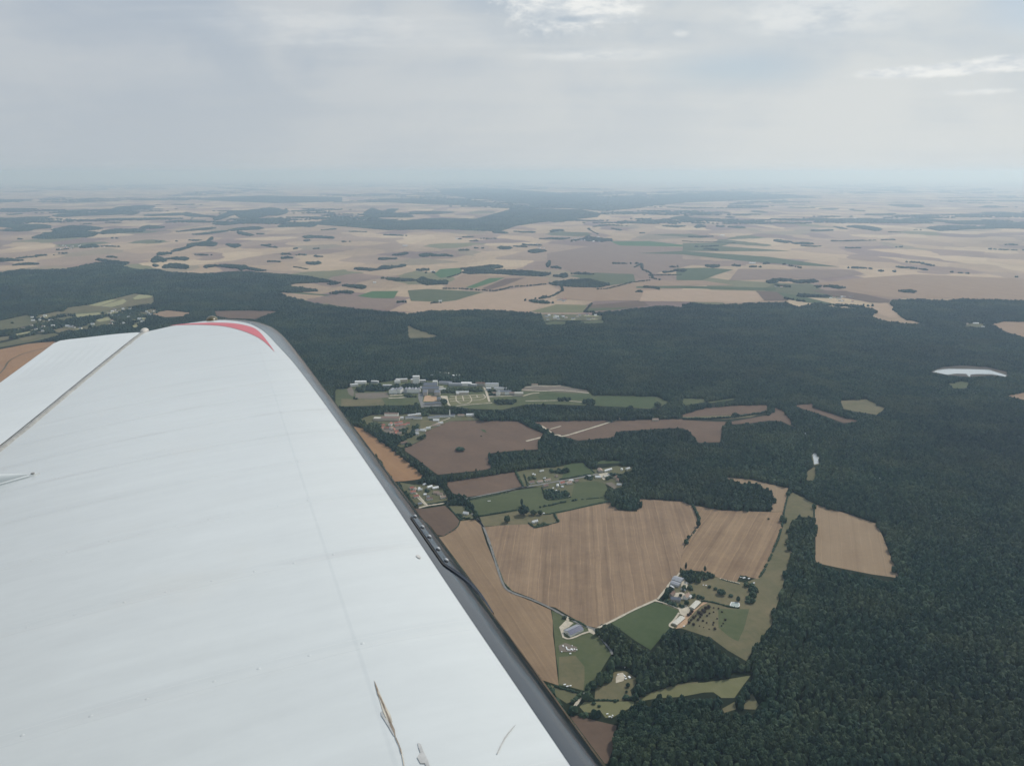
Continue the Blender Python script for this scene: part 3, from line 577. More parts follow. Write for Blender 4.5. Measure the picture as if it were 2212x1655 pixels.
# ------------------------------------------------------------------ tree crowns
def crown_bm(seed, clumps=150, sub=2, tall=1.0, lumps=.22):
    """A leafy crown one unit wide and one high: lumpy mass wrapped in many leaf-clump faces."""
    r = random.Random(seed)
    bm = bmesh.new()
    bmesh.ops.create_icosphere(bm, subdivisions=sub, radius=1.0)
    off = Vector((r.uniform(-50, 50), r.uniform(-50, 50), r.uniform(-50, 50)))
    for v in bm.verts:
        d = v.co.normalized()
        k = 1 + lumps * 1.6 * mnoise.noise(d * 1.9 + off) + lumps * mnoise.noise(d * 4.2 + off)
        q = d * (k * .46)
        z = q.z * (1.05 if q.z > 0 else .75)
        v.co = (q.x, q.y, .48 + z)
    base = [(v.co.copy(), v.normal.copy()) for v in bm.verts]
    bm.normal_update()
    fs = list(bm.faces)
    for i in range(clumps):
        f = r.choice(fs)
        c = f.calc_center_median(); n = f.normal
        if c.z < .2 and r.random() < .7: continue
        n = (n + Vector((r.gauss(0, .5), r.gauss(0, .5), r.gauss(.15, .4)))).normalized()
        t = n.orthogonal().normalized(); b = n.cross(t)
        s = r.uniform(.05, .12); p = c + f.normal * r.uniform(-.01, .06); a = r.uniform(0, 6.28)
        vs = []
        for k in range(5):
            an = a + k * 1.2566; rr = s * r.uniform(.6, 1.25)
            vs.append(bm.verts.new(p + t * math.cos(an) * rr + b * math.sin(an) * rr + n * r.uniform(-.02, .03)))
        bm.faces.new(vs)
    for v in bm.verts: v.co.z *= tall
    return bm
def crown_mesh(name, seed, **k):
    bm = crown_bm(seed, **k); me = bpy.data.meshes.new(name); bm.to_mesh(me); bm.free()
    me.materials.append(M_LEAF)
    return me
PROTO = bpy.data.collections.new('crown_shapes')          # shapes the woods are planted with
for i in range(7):
    o = bpy.data.objects.new('crown_shape', crown_mesh('crown', 100 + i, clumps=70, lumps=.34))
    PROTO.objects.link(o)

def wood_nodes():
    t = bpy.data.node_groups.new('planting', 'GeometryNodeTree')
    t.interface.new_socket('Geometry', in_out='INPUT', socket_type='NodeSocketGeometry')
    t.interface.new_socket('Geometry', in_out='OUTPUT', socket_type='NodeSocketGeometry')
    N, L = t.nodes.new, t.links.new
    i, o = N('NodeGroupInput'), N('NodeGroupOutput')
    inst = N('GeometryNodeInstanceOnPoints'); ci = N('GeometryNodeCollectionInfo')
    ci.inputs[0].default_value = PROTO; ci.inputs['Separate Children'].default_value = True; ci.inputs['Reset Children'].default_value = True
    L(i.outputs[0], inst.inputs['Points']); L(ci.outputs[0], inst.inputs['Instance']); inst.inputs['Pick Instance'].default_value = True
    def attr(n, ty):
        a = N('GeometryNodeInputNamedAttribute'); a.data_type = ty; a.inputs[0].default_value = n; return a.outputs[0]
    L(attr('pick', 'INT'), inst.inputs['Instance Index']); L(attr('turn', 'FLOAT_VECTOR'), inst.inputs['Rotation']); L(attr('size', 'FLOAT_VECTOR'), inst.inputs['Scale'])
    L(inst.outputs[0], o.inputs[0])
    return t
WOODS = wood_nodes()
def plant(name, P, size, label, z=None, group=None):
    n = len(P)
    me = bpy.data.meshes.new(name); me.vertices.add(n)
    co = np.zeros((n, 3), np.float32); co[:, :2] = P
    co[:, 2] = -0.22 * size[:, 2] if z is None else z
    me.vertices.foreach_set('co', co.ravel())
    a = me.attributes.new('pick', 'INT', 'POINT'); a.data.foreach_set('value', rng.integers(0, 7, n).astype(np.int32))
    a = me.attributes.new('turn', 'FLOAT_VECTOR', 'POINT'); tv = np.zeros((n, 3), np.float32); tv[:, 2] = rng.uniform(0, 6.28, n); tv[:, :2] = rng.normal(0, .08, (n, 2))
    a.data.foreach_set('vector', tv.ravel())
    a = me.attributes.new('size', 'FLOAT_VECTOR', 'POINT'); a.data.foreach_set('vector', size.astype(np.float32).ravel())
    o = link(name, me)
    m = o.modifiers.new('planting', 'NODES'); m.node_group = WOODS
    return tag(o, label, 'woodland', group, 'stuff')

def spacing(d): return np.maximum(9.6, 0.0024 * d)
def jgrid(x0, x1, y0, y1, sp):
    nx, ny = max(1, int((x1 - x0) / sp)), max(1, int((y1 - y0) / (sp * .9)))
    if nx * ny > 3_000_000: return np.zeros(0), np.zeros(0)
    X, Y = np.meshgrid(np.arange(nx) + .5, np.arange(ny) + .5)
    X = X + (np.arange(ny)[:, None] % 2) * .5
    X = x0 + (X + rng.uniform(-.36, .36, X.shape)) * sp; Y = y0 + (Y + rng.uniform(-.36, .36, Y.shape)) * sp * .9
    return X.ravel(), Y.ravel()
def sizes(X, Y, sp, hgt=15.0):
    n = len(X)
    hn = np.array([mnoise.noise((x / 110, y / 110, 3.0)) for x, y in zip(X, Y)]) if n < 400000 else 0
    w = sp * rng.uniform(.95, 1.45, n)
    h = hgt * (1.0 + .18 * hn) * rng.uniform(.72, 1.22, n)
    return np.stack([w, w * rng.uniform(.85, 1.15, n), h * 1.25], 1)
def in_view(X, Y, m=0.12):
    zc = Y * cp + ALT * sp_
    return (np.abs(X) < zc * (1106 / F) * (1 + m) + 40) & (Y > 520)

def smooth_poly(P, rag):
    Q = []
    n = len(P)
    for i in range(n):
        a, b = P[i], P[(i + 1) % n]; d = np.linalg.norm(b - a); k = max(1, min(14, int(d / 18)))
        for j in range(k):
            q = a + (b - a) * j / k
            Q.append(q + rng.normal(0, rag, 2) * min(1, d / 60))
    return np.array(Q)

# ---- the great forest: everything inside this outline that is not a clearing
FOREST = [('D', [(-400,585),(0,588),(43,582),(144,581),(180,572),(215,566),(255,564),(278,566),(262,575),(301,582),(344,581),(356,587),(448,591),(518,585),(568,588),(668,596),(725,608),(700,611),(640,613),(621,616),(640,625),(684,624),(684,630),(628,633),(600,632),(620,640),(652,647),(697,658),(737,662)]),
 ('B', [(120,1012),(300,1026),(430,1042),(560,1024),(800,1016),(950,1016),(1100,1026),(1300,1040),(1550,1055),(1640,1032),(1800,1022),(1920,1004),(2080,990),(2207,1000)]),
 ('C', [(0,990),(40,968),(200,985),(480,970),(670,967),(730,1000),(850,978),(1000,1000),(1100,1010),(1200,1003),(1262,1030),(1210,1052),(1250,1072),(1330,1092),(1500,1107),(1592,1117),(1440,1082),(1385,1040),(1340,975),(1365,950),(1500,947),(1720,958),(1800,945),(2000,950),(2207,957),(2700,960)]),
 ('D', [(3000,1200),(3000,2600),(1200,2600),(300,2000),(-100,1300),(-600,900)])]
fpts = trace(*FOREST)
FP = smooth_poly(plan(fpts, 13.0), 7.0)
sheet('forest_floor', FP, .15, M_FLOOR, 'dark ground under the great forest')
SPARSE = [plan(trace(*q), 6.0, True) for q in [
    [('A', [(-300,1150),(0,1140),(200,1060),(420,1050),(800,1020),(960,1010),(1080,1030),(900,1110),(470,1160),(0,1240),(-300,1290)])],
    [('B', [(1290,1045),(1560,1045),(1690,1058),(1690,1090),(1310,1092)])]]]
def roomy(h):
    e = np.ptp(h, 0).min(); c = h.mean(0)
    return c + (h - c) * (1 + min(.45, 7.0 / max(e, 8)))
SPARSE.append(plan(trace(('A', [(560,1000),(700,985),(840,1000),(990,962),(1010,972),(800,1008),(600,1036)])), 6.0, True))
HP = [smooth_poly(roomy(h), max(2.8, .0011 * h[:, 1].mean())) for h in HOLES]
ys = 400.0
FX, FY, FS = [], [], []
while ys < 7400:
    sp = float(spacing(ys)); y1 = ys + max(60, ys * .08)
    half = (y1 * cp + ALT * sp_) * (1106 / F) * 1.25 + 160
    X, Y = jgrid(-half, half, ys, y1, sp)
    k = inside(FP, X, Y); X, Y = X[k], Y[k]
    keep = np.ones(len(X), bool)
    for h in HP:
        if h[:, 1].min() > y1 or h[:, 1].max() < ys: continue
        keep &= ~inside(h, X, Y)
    for q in SPARSE:
        keep &= ~(inside(q, X, Y) & (rng.random(len(X)) < .45))
    X, Y = X[keep], Y[keep]
    FX.append(X); FY.append(Y); FS.append(np.full(len(X), sp)); ys = y1
FX, FY, FS = map(np.concatenate, (FX, FY, FS))
SZ = sizes(FX, FY, FS)
# the trees nearest the camera stand as single trees, the rest of the forest is one mass
zc = FY * cp + ALT * sp_; yc = ALT * cp - FY * sp_
ix, iy = CX + F * FX / zc, CY + F * yc / zc
cand = np.where((ix > 1325) & (ix < 2205) & (iy < 1650))[0]
near = cand[np.argsort(FX[cand] ** 2 + FY[cand] ** 2)[:300]]
rest = np.ones(len(FX), bool); rest[near] = False
print('forest trees', len(FX))
plant('forest', np.stack([FX[rest], FY[rest]], 1), SZ[rest], 'continuous dark broadleaf forest covering the middle and right of the view')

def trunk_bm(bm, r=.03, h=.5, mat=1):
    n = 6
    lo = [bm.verts.new((math.cos(k * 2 * math.pi / n) * r, math.sin(k * 2 * math.pi / n) * r, 0)) for k in range(n)]
    hi = [bm.verts.new((math.cos(k * 2 * math.pi / n) * r * .6, math.sin(k * 2 * math.pi / n) * r * .6, h)) for k in range(n)]
    for k in range(n):
        f = bm.faces.new((lo[k], lo[(k + 1) % n], hi[(k + 1) % n], hi[k])); f.material_index = mat
tree_mesh = []
for i in range(7):
    bm = crown_bm(300 + i, clumps=240, sub=3, lumps=.3)
    for v in bm.verts: v.co.z = .16 + v.co.z * .86
    trunk_bm(bm)
    me = bpy.data.meshes.new('forest_tree'); bm.to_mesh(me); bm.free(); me.materials.append(M_LEAF); me.materials.append(M_BARK)
    tree_mesh.append(me)
for n, i in enumerate(near):
    o = bpy.data.objects.new('forest_tree', tree_mesh[n % 7]); COL.objects.link(o)
    o.location = (FX[i], FY[i], 0); o.rotation_euler = (0, 0, random.uniform(0, 6.28))
    o.scale = (SZ[i][0], SZ[i][1], SZ[i][2] * .86)
    tag(o, 'broadleaf tree with a rounded dark green crown at the near edge of the big forest', 'tree', 'trees of the near forest')

# ---- woods of the middle ground and the plain
def lens(t, x0, x1, ya, yb, h):
    """Outline of a long low wood seen from afar: ya at its left end, yb at its right end, h its half height."""
    P = []
    n = 18; ph = rng.uniform(0, 6.28, 3)
    for k in range(n):
        a = 2 * math.pi * k / n
        u, w = math.cos(a), math.sin(a)
        u = math.copysign(abs(u) ** .7, u); w = math.copysign(abs(w) ** .8, w)
        r = (.86 + .22 * math.sin(2 * a + ph[0]) + .2 * math.sin(3 * a + ph[1])) * rng.uniform(.75, 1.25)
        x = (x0 + x1) / 2 + u * (x1 - x0) / 2
        P.append(px(t, x, ya + (yb - ya) * (u + 1) / 2 + w * h * r))
    return P
LENS = {
 'B': [(235,360,690,686,11),(330,430,665,652,13),(80,260,755,755,14),(240,420,745,733,17),(505,600,662,665,13),(580,725,664,670,10),(740,830,632,632,6),(1010,1110,617,617,11),(1110,1200,605,612,8),(1205,1325,642,635,14),(1165,1300,595,602,8),(1115,1260,512,518,9),(1350,1440,510,503,11),(470,575,760,757,10),(545,610,775,775,6),(770,1050,752,742,17),(780,1360,775,782,22),(1325,1350,735,712,24),(1350,1420,742,745,11),(1365,1470,797,797,17),(1345,1740,845,850,27),(255,500,812,828,11),(490,690,830,842,28),(0,170,862,868,14),(-60,90,905,900,12),(345,432,965,966,11),(568,650,975,968,10),(1180,1375,955,972,11),(1250,1345,945,935,10),(1950,2060,870,880,14),(1905,1945,900,900,6),(2075,2150,772,772,10),(2140,2230,768,760,14),(2110,2180,740,740,6),(1575,1640,1028,1028,7),
       (270,425,532,540,6),(50,170,512,515,4),(970,1080,515,520,8),(1560,1750,560,565,22),(1480,1570,575,560,9),(1270,1480,560,555,8),(750,790,560,560,5),(830,890,575,570,5),(900,1010,557,558,4),(2130,2260,425,428,14),(1745,1815,493,503,6),(1585,1610,495,495,6),(1620,1740,480,470,7),(1740,1850,470,475,5),(2070,2230,475,478,7),(1930,1965,522,522,5),(1750,1920,718,717,5),(1480,1640,783,785,8),(860,920,618,620,4),(0,60,577,577,4),(780,860,548,546,4),(1340,1450,445,450,6)],
 'A': [(-60,330,472,478,22),(0,210,505,503,10),(210,640,550,520,27),(330,660,500,492,18),(640,940,522,500,17),(900,1060,490,482,12),(1050,1220,742,735,22),(1015,1110,660,650,14),(980,1075,700,690,24),(985,1025,725,735,9),(1080,1220,690,685,14),(1110,1250,640,605,14),(1210,1400,600,590,22),(1340,1375,575,555,16),(1260,1370,661,663,7),(1315,1420,736,734,13),(1400,1560,735,735,14),(1520,1620,740,748,16),(1590,1720,752,762,12),(1460,1555,598,602,14),(1690,1750,600,600,8),(1210,1305,568,568,6),(1000,1055,576,576,5),(1130,1150,574,574,5),(1815,1885,658,658,8),(1815,1900,680,683,11),(1915,1980,663,661,9),(2025,2105,672,672,7),(1975,2080,713,717,14),(1715,1825,702,708,7),(620,700,695,692,9),(690,765,676,678,7),(640,780,700,702,10),(750,832,716,718,10),(510,640,612,608,14),(360,480,632,620,6),(640,770,608,608,7),(60,240,690,672,6),(230,355,668,662,6),(-20,60,690,692,9),(0,160,705,695,9),(80,250,728,720,9),(380,430,652,652,5),(70,320,432,418,10),(340,900,412,390,16),(690,1000,378,352,18),(930,1240,408,398,13),(1180,1400,400,420,14),(1140,1400,512,490,9),(1070,1330,452,440,9),(1480,1700,500,492,15),(1530,1640,520,535,12),(1230,1480,532,510,9),(1370,1600,462,455,12),(1380,1560,430,385,18),(1530,1860,410,378,32),(1800,2050,478,468,16),(1960,2160,545,552,15),(1960,2010,572,568,7),(2060,2180,505,495,6),(1620,1720,455,452,8),(40,150,402,398,6),(260,330,492,492,5),(270,330,520,520,6),(110,160,560,560,6),(520,590,465,463,5),(660,790,456,452,6),(1660,1710,528,528,3),(720,760,555,555,3),(1720,1790,605,615,3),(2020,2080,622,622,5),(1900,1940,622,622,4),(2120,2207,850,842,10),(1850,2000,872,885,14),(1930,2060,884,890,12),(2120,2200,912,905,11)],
 'C': [(-40,150,428,435,13),(0,75,408,406,5),(75,150,480,480,10),(-30,25,477,477,6),(215,272,477,477,9),(285,410,481,487,7),(270,340,420,420,6),(440,550,383,388,6),(450,520,460,462,4),(580,720,572,580,9),(700,845,585,592,9),(760,905,603,608,8),(20,220,547,542,7),(130,230,625,630,10),(80,240,610,605,4),(830,975,507,502,10),(970,1060,480,495,6),(1060,1290,480,497,14),(1180,1380,405,400,9),(1110,1350,432,434,7),(1420,1800,432,452,13),(1700,2300,455,462,17),(1580,1980,486,490,18),(1950,2300,482,485,24),(1930,2300,390,408,9),(1050,1155,617,618,4),(1375,1425,611,611,5),(1980,2300,625,634,6),(1440,1560,708,715,6),(1540,1645,718,735,6),(1375,1480,740,744,7),(1470,1580,748,758,5),(1270,1375,765,769,5),(1065,1225,745,750,7),(1730,1850,773,781,7),(140,242,734,733,12),(305,372,730,732,8),(430,510,738,740,6),(520,560,718,717,8),(650,770,722,745,6),(530,620,835,832,15),(610,700,822,825,11),(690,885,830,836,15),(600,700,862,866,5),(860,960,868,865,6),(940,1058,868,874,11),(733,960,925,927,17),(650,790,940,962,10),(810,990,985,985,12),(960,1110,985,992,10),(1380,1420,890,893,7),(1400,1515,897,900,12),(2085,2165,596,597,5),(960,1380,574,565,5),(1330,1410,515,517,4),(1490,1580,500,504,4),(560,680,316,314,6),(680,860,356,360,5),(880,1010,366,368,5),(1080,1180,372,380,6),(1060,1180,990,1000,14),(1120,1230,985,992,10),(2140,2165,804,804,6),(1330,1560,340,352,10),(300,460,335,330,8)],
}
POLYW = [('large hazy blue wood on the plain, longest of the far woods', [('B', [(-200,455),(0,425),(150,440),(400,440),(620,425),(870,430),(980,400),(1090,370),(1290,365),(1550,370),(1680,395),(1650,420),(1560,430),(1280,455),(1120,480),(1020,515),(700,500),(300,505),(0,480),(-150,470)])]),
 ('wood in front of the long blue wood', [('B', [(150,385),(200,360),(270,382),(310,365),(370,365),(330,390),(450,405),(470,420),(150,425)])]),
 ('slim wood behind the long blue wood', [('B', [(435,385),(600,380),(730,390),(600,402),(450,396)])]),
 ('far hazy wood left of centre', [('B', [(240,300),(500,298),(700,310),(985,325),(920,347),(600,340),(260,322)])]),
 ('farthest wide hazy forest', [('B', [(640,245),(1000,235),(1300,255),(1700,290),(2207,300),(2207,330),(2000,345),(1930,362),(1700,382),(1400,357),(1200,335),(900,305),(650,275)])]),
 ('farthest hazy forest on the right', [('C', [(-200,280),(0,268),(300,262),(600,275),(900,285),(600,305),(200,320),(-100,330)])]),
 ('farthest hazy forest on the left', [('A', [(1200,300),(1700,280),(2207,290),(2207,320),(1800,330),(1500,320)])]),
]
HEDGES = [('B', [(660,880),(760,880),(880,888),(1000,895),(1110,868),(1220,860),(1330,850)], 16), ('B', [(1345,935),(1430,895),(1425,860)], 14), ('B', [(1650,885),(1720,880),(1800,862),(1880,838),(2000,826)], 14), ('B', [(1900,742),(1940,718),(1945,755),(2000,780),(2010,812),(2070,825)], 18),
 ('B', [(690,808),(750,790),(780,775)], 12), ('C', [(0,572),(60,578),(200,580),(350,588)], 10), ('B', [(1600,500),(1660,530)], 10), ('A', [(1900,740),(1990,755)], 12), ('C', [(850,862),(920,862)], 9), ('B', [(1570,1030),(1620,975)], 6), ('B', [(1990,795),(2207,790)], 8)]
def wood(label, P, dist, group=None, hgt=14.0, dens=1.0):
    sp = float(spacing(dist)) * dens
    X, Y = jgrid(P[:, 0].min(), P[:, 0].max(), P[:, 1].min(), P[:, 1].max(), sp)
    k = inside(P, X, Y); X, Y = X[k], Y[k]
    if len(X) < 2:
        c = P.mean(0); X = np.array([c[0] - sp * .4, c[0] + sp * .4]); Y = np.array([c[1], c[1]])
    return plant('copse', np.stack([X, Y], 1), sizes(X, Y, np.full(len(X), sp), hgt), label, None, group)
for t, L in LENS.items():
    for q in L:
        P = plan(lens(t, *q), 13.0); d = P[:, 1].mean()
        wood('dark copse standing among the far fields of the plain', P, d, 'copses on the plain')
for lab, parts in POLYW:
    P = plan(trace(*parts), 13.0); wood(lab, P, P[:, 1].mean())
for t, L, w in HEDGES:
    pts = [np.array(ground_at(px(t, *q), 5)) for q in L]
    X, Y = [], []
    for a, b in zip(pts[:-1], pts[1:]):
        d = np.linalg.norm(b - a); n = max(2, int(d / 11))
        for k in range(n):
            q = a + (b - a) * k / n + rng.normal(0, w * .3, 2); X.append(q[0]); Y.append(q[1])
    X, Y = np.array(X), np.array(Y)
    s = sizes(X, Y, np.full(len(X), 9.5), 10)
    plant('treeline', np.stack([X, Y], 1), s, 'line of hedge trees between the far fields', None, 'hedge lines on the plain')

# ---- the countless woods that melt into the haze
PX, PS = [], []
for k in range(5200):
    y = 384 + 100 * rng.random() ** 1.3
    x = rng.uniform(-150, 2360)
    if mnoise.noise((x / 420, y / 11, 9.0)) + .5 * mnoise.noise((x / 120, y / 5, 3.0)) < (.02 if y < 425 else .16): continue
    c = np.array(ground_at((x, y))); d = c[1]
    if d > 70000 or d < 11000: continue
    a, b = rng.uniform(80, 520) * (d / 20000) ** .5, rng.uniform(40, 190) * (d / 20000) ** .7
    sp = d * .0032
    n = int(min(46, max(2, a * b * 2.6 / sp ** 2)))
    q = rng.normal(0, .5, (n, 2)) * (a, b) + c
    PX.append(q); PS.append(np.full(n, sp))
PX, PS = np.concatenate(PX), np.concatenate(PS)
print('haze woods', len(PX))
sz = sizes(PX[:, 0], PX[:, 1], PS, 22.0); sz[:, 2] = 22
plant('distant_woods', PX, sz, 'faint blue woods scattered to the horizon', z=-2.0)

# ---- woods and tree groups inside the foreground clearings
for lab, parts, hgt, dens in [
    ('tree group sheltering the north side of the farm', [('K', [(645,250),(700,205),(800,215),(920,240),(960,270),(1010,240),(1110,280),(1230,355),(1110,345),(960,400),(900,430),(780,430),(680,340)])], 11, .85),
    ('tree row down the east side of the farm paddock', [('K', [(1560,430),(1680,410),(1770,500),(1760,560),(1700,700),(1620,755),(1570,700),(1610,600),(1650,520)])], 9, .85),
    ('shrubbery behind the farmhouse garden', [('K', [(800,580),(880,560),(1000,620),(1020,660),(950,660),(830,640)])], 5, .6),
    ('garden trees in front of the farmhouse', [('K', [(560,690),(660,710),(710,760),(690,785),(600,760),(380,680),(360,650),(420,640)])], 6, .7),
    ('trees beside the grey sheds', [('K', [(430,560),(500,490),(560,500),(520,590),(440,615)])], 7, .7),
    ('row of trees in the farm yard', [('K', [(695,470),(705,435),(730,440),(730,540),(700,550)])], 6, .6),
    ('tree belt sheltering the east of the farm court', [('K', [(760,450),(830,440),(840,540),(790,560)])], 7, .7),
    ('bushes round the crates at the field corner', [('K', [(1500,360),(1520,300),(1700,340),(1690,365),(1560,330)])], 4, .55),
    ('hedge trees of the wing hamlet', [('M', [(620,330),(700,400),(640,440),(600,380)])], 6, .7),
    ('trees at the hamlet crossroads', [('M', [(1000,560),(1060,640),(1180,600),(1260,610),(1330,600),(1440,560),(1460,600),(1400,690),(1250,680),(1050,680),(990,640)])], 9, .8),
    ('trees round the fork house', [('M', [(1330,700),(1420,680),(1560,850),(1650,930),(1600,940),(1480,830),(1380,760)])], 7, .8),
    ('hedge round the fork house plot', [('M', [(1190,830),(1290,850),(1310,900),(1530,900),(1540,930),(1290,965),(1230,900)])], 4, .6),
    ('garden trees below the hamlet road', [('J', [(560,560),(640,520),(700,540),(780,560),(900,550),(930,600),(900,650),(760,680),(610,690)])], 8, .85),
    ('trees behind the hamlet gardens', [('J', [(640,230),(760,240),(860,220),(925,240),(920,290),(840,310),(700,310),(630,280)])], 9, .9),
    ('garden trees among the hamlet houses', [('J', [(330,330),(420,350),(440,400),(350,410)])], 5, .8),
    ('garden trees behind the white house', [('J', [(540,360),(640,370),(620,400),(550,400)])], 4, .7),
    ('trees round the east end of the hamlet', [('J', [(1500,300),(1640,290),(1720,340),(1780,460),(1700,450),(1560,350),(1500,420),(1460,400)])], 9, .95),
    ('trees by the hamlet road bend', [('J', [(1130,360),(1180,345),(1270,340),(1290,380),(1230,405),(1140,395)])], 6, .75),
    ('trees screening the cottage at the field edge', [('J', [(500,1010),(560,1000),(620,1040),(600,1060),(480,1080),(430,1100),(360,1050),(420,1070)])], 6, .7),
    ('trees along the estate terraces', [('I', [(1660,370),(1740,360),(1900,370),(1880,420),(1680,425)])], 11, 1.),
    ('trees along the estate meadow', [('E', [(1400,275),(1440,265),(1490,275),(1480,295),(1410,298)])], 10, 1.),
    ('trees at the end of the estate meadow', [('E', [(1560,300),(1580,278),(1620,275),(1650,310),(1630,328),(1570,318)])], 11, 1.),
    ('trees left of the estate meadow', [('E', [(1010,290),(1060,280),(1130,285),(1120,310),(1020,315)])], 10, 1.),
    ('park trees behind the manor wing', [('I', [(160,240),(300,200),(420,190),(450,230),(620,190),(640,250),(520,275),(180,290)])], 12, 1.25),
    ('park trees in the middle of the estate', [('I', [(640,200),(800,190),(960,170),(1000,200),(930,225),(860,245),(700,255)])], 12, 1.2),
    ('park trees behind the formal garden', [('I', [(1160,235),(1330,228),(1530,235),(1550,290),(1360,285),(1240,300),(1070,300),(1060,270)])], 10, 1.1),
    ('park trees by the estate avenue', [('I', [(1600,255),(1700,265),(1660,330),(1610,320)])], 10, 1.),
    ('park trees right of the avenue houses', [('I', [(1690,210),(1800,230),(1960,255),(1940,290),(1780,290),(1740,240)])], 12, 1.),
    ('tree group before the grey yard', [('I', [(130,345),(200,340),(205,365),(140,368)])], 8, .9),
    ('trees before the glasshouses', [('I', [(665,330),(720,305),(830,320),(840,345),(720,345)])], 9, .9),
    ('big trees at the forecourt', [('I', [(1080,370),(1110,355),(1140,375),(1135,425),(1085,425)])], 11, .9),
    ('trees at the manor approach', [('I', [(795,400),(830,395),(850,450),(800,450)])], 10, .9),
    ('trees in the workshop quarter', [('I', [(230,690),(330,610),(420,610),(440,640),(420,700),(500,740),(640,770),(760,700),(780,640),(850,620),(840,690),(800,760),(650,830),(600,850)])], 10, 1.),
    ('trees behind the works', [('I', [(860,500),(910,480),(960,540),(920,560),(880,540)])], 10, 1.),
    ('garden trees round the red roofs', [('I', [(620,690),(720,660),(730,690),(680,740),(640,740)])], 8, 1.),
    ('trees where the lane meets the brown field', [('I', [(830,780),(900,740),(925,760),(880,800),(850,800)])], 9, .9),
    ('trees round the lone brown house', [('I', [(700,840),(750,815),(760,870),(700,885)])], 9, .9),
    ('trees along the works lane', [('I', [(950,580),(1140,565),(1140,575),(960,592)])], 6, .8),
    ('wooded gardens beyond the wing', [('A', [(700,1050),(840,1030),(960,1050),(900,1080),(740,1090)])], 10, 1.2),
    ('scrub in the sandy clearing', [('L', [(1130,1340),(1170,1310),(1190,1360),(1140,1380)])], 5, .6),
    ('trees on the yellow meadow edge', [('L', [(640,1600),(660,1530),(740,1510),(800,1560),(790,1640),(680,1655)])], 11, .9),
    ('trees in the crook of the cream lane', [('L', [(530,1330),(560,1260),(600,1180),(680,1160),(720,1210),(680,1330),(640,1390),(540,1390)])], 11, .9),
    ('tree belt above the cream lane clearing', [('L', [(560,1200),(640,1130),(740,1060),(780,980),(900,960),(980,1040),(960,1110),(760,1150),(700,1230)])], 11, .9),
    ('hedgerow trees along the meadow bottom', [('L', [(430,1560),(480,1520),(600,1600),(640,1650),(560,1640)])], 8, .8),
    ('dark belt of trees along the crescent field', [('F', [(490,395),(560,375),(560,330),(585,330),(590,370),(540,392)])], 10, .9),
    ('bushes of the rough strip', [('F', [(310,385),(360,372),(370,395),(320,405)])], 6, .8),
    ('hedge belt between the brown fields', [('E', [(1165,428),(1190,425),(1260,455),(1325,490),(1310,502),(1230,470)])], 9, .8),
]:
    P = plan(trace(*parts), hgt * .8); wood(lab, P, P[:, 1].mean(), None, hgt, dens)
# ------------------------------------------------------------------ single trees and hedges in the open
crown_meshes = [crown_mesh('crown', 500 + i, clumps=240, sub=3, lumps=.28) for i in range(4)]
trunk_mesh = bpy.data.meshes.new('trunk')
bm = bmesh.new(); trunk_bm(bm, .5, 1.0, 0); bm.to_mesh(trunk_mesh); bm.free(); trunk_mesh.materials.append(M_BARK)
M_DARKLEAF = foliage_mat('dark_foliage', (.05, .035, .028), (.06, .045, .03), (.045, .04, .028))
orch_mesh = crown_mesh('crown', 600, clumps=160, sub=2, lumps=.25); orch_mesh.materials[0] = M_DARKLEAF
def single_tree(t, x, y, w, h, label, group=None, name='field_tree', dark=False):
    """x, y: the foot of the trunk; w, h in metres."""
    e = empty(name, (*ground_at(px(t, x, y)), 0), random.uniform(0, 6))
    tag(e, label, 'tree', group)
    c = bpy.data.objects.new('crown', orch_mesh if dark else random.choice(crown_meshes)); COL.objects.link(c); c.parent = e
    c.scale = (w, w * random.uniform(.88, 1.1), h * .9); c.location = (0, 0, h * .06)
    k = bpy.data.objects.new('trunk', trunk_mesh); COL.objects.link(k); k.parent = e
    k.scale = (w * .07, w * .07, h * .5)
    return e
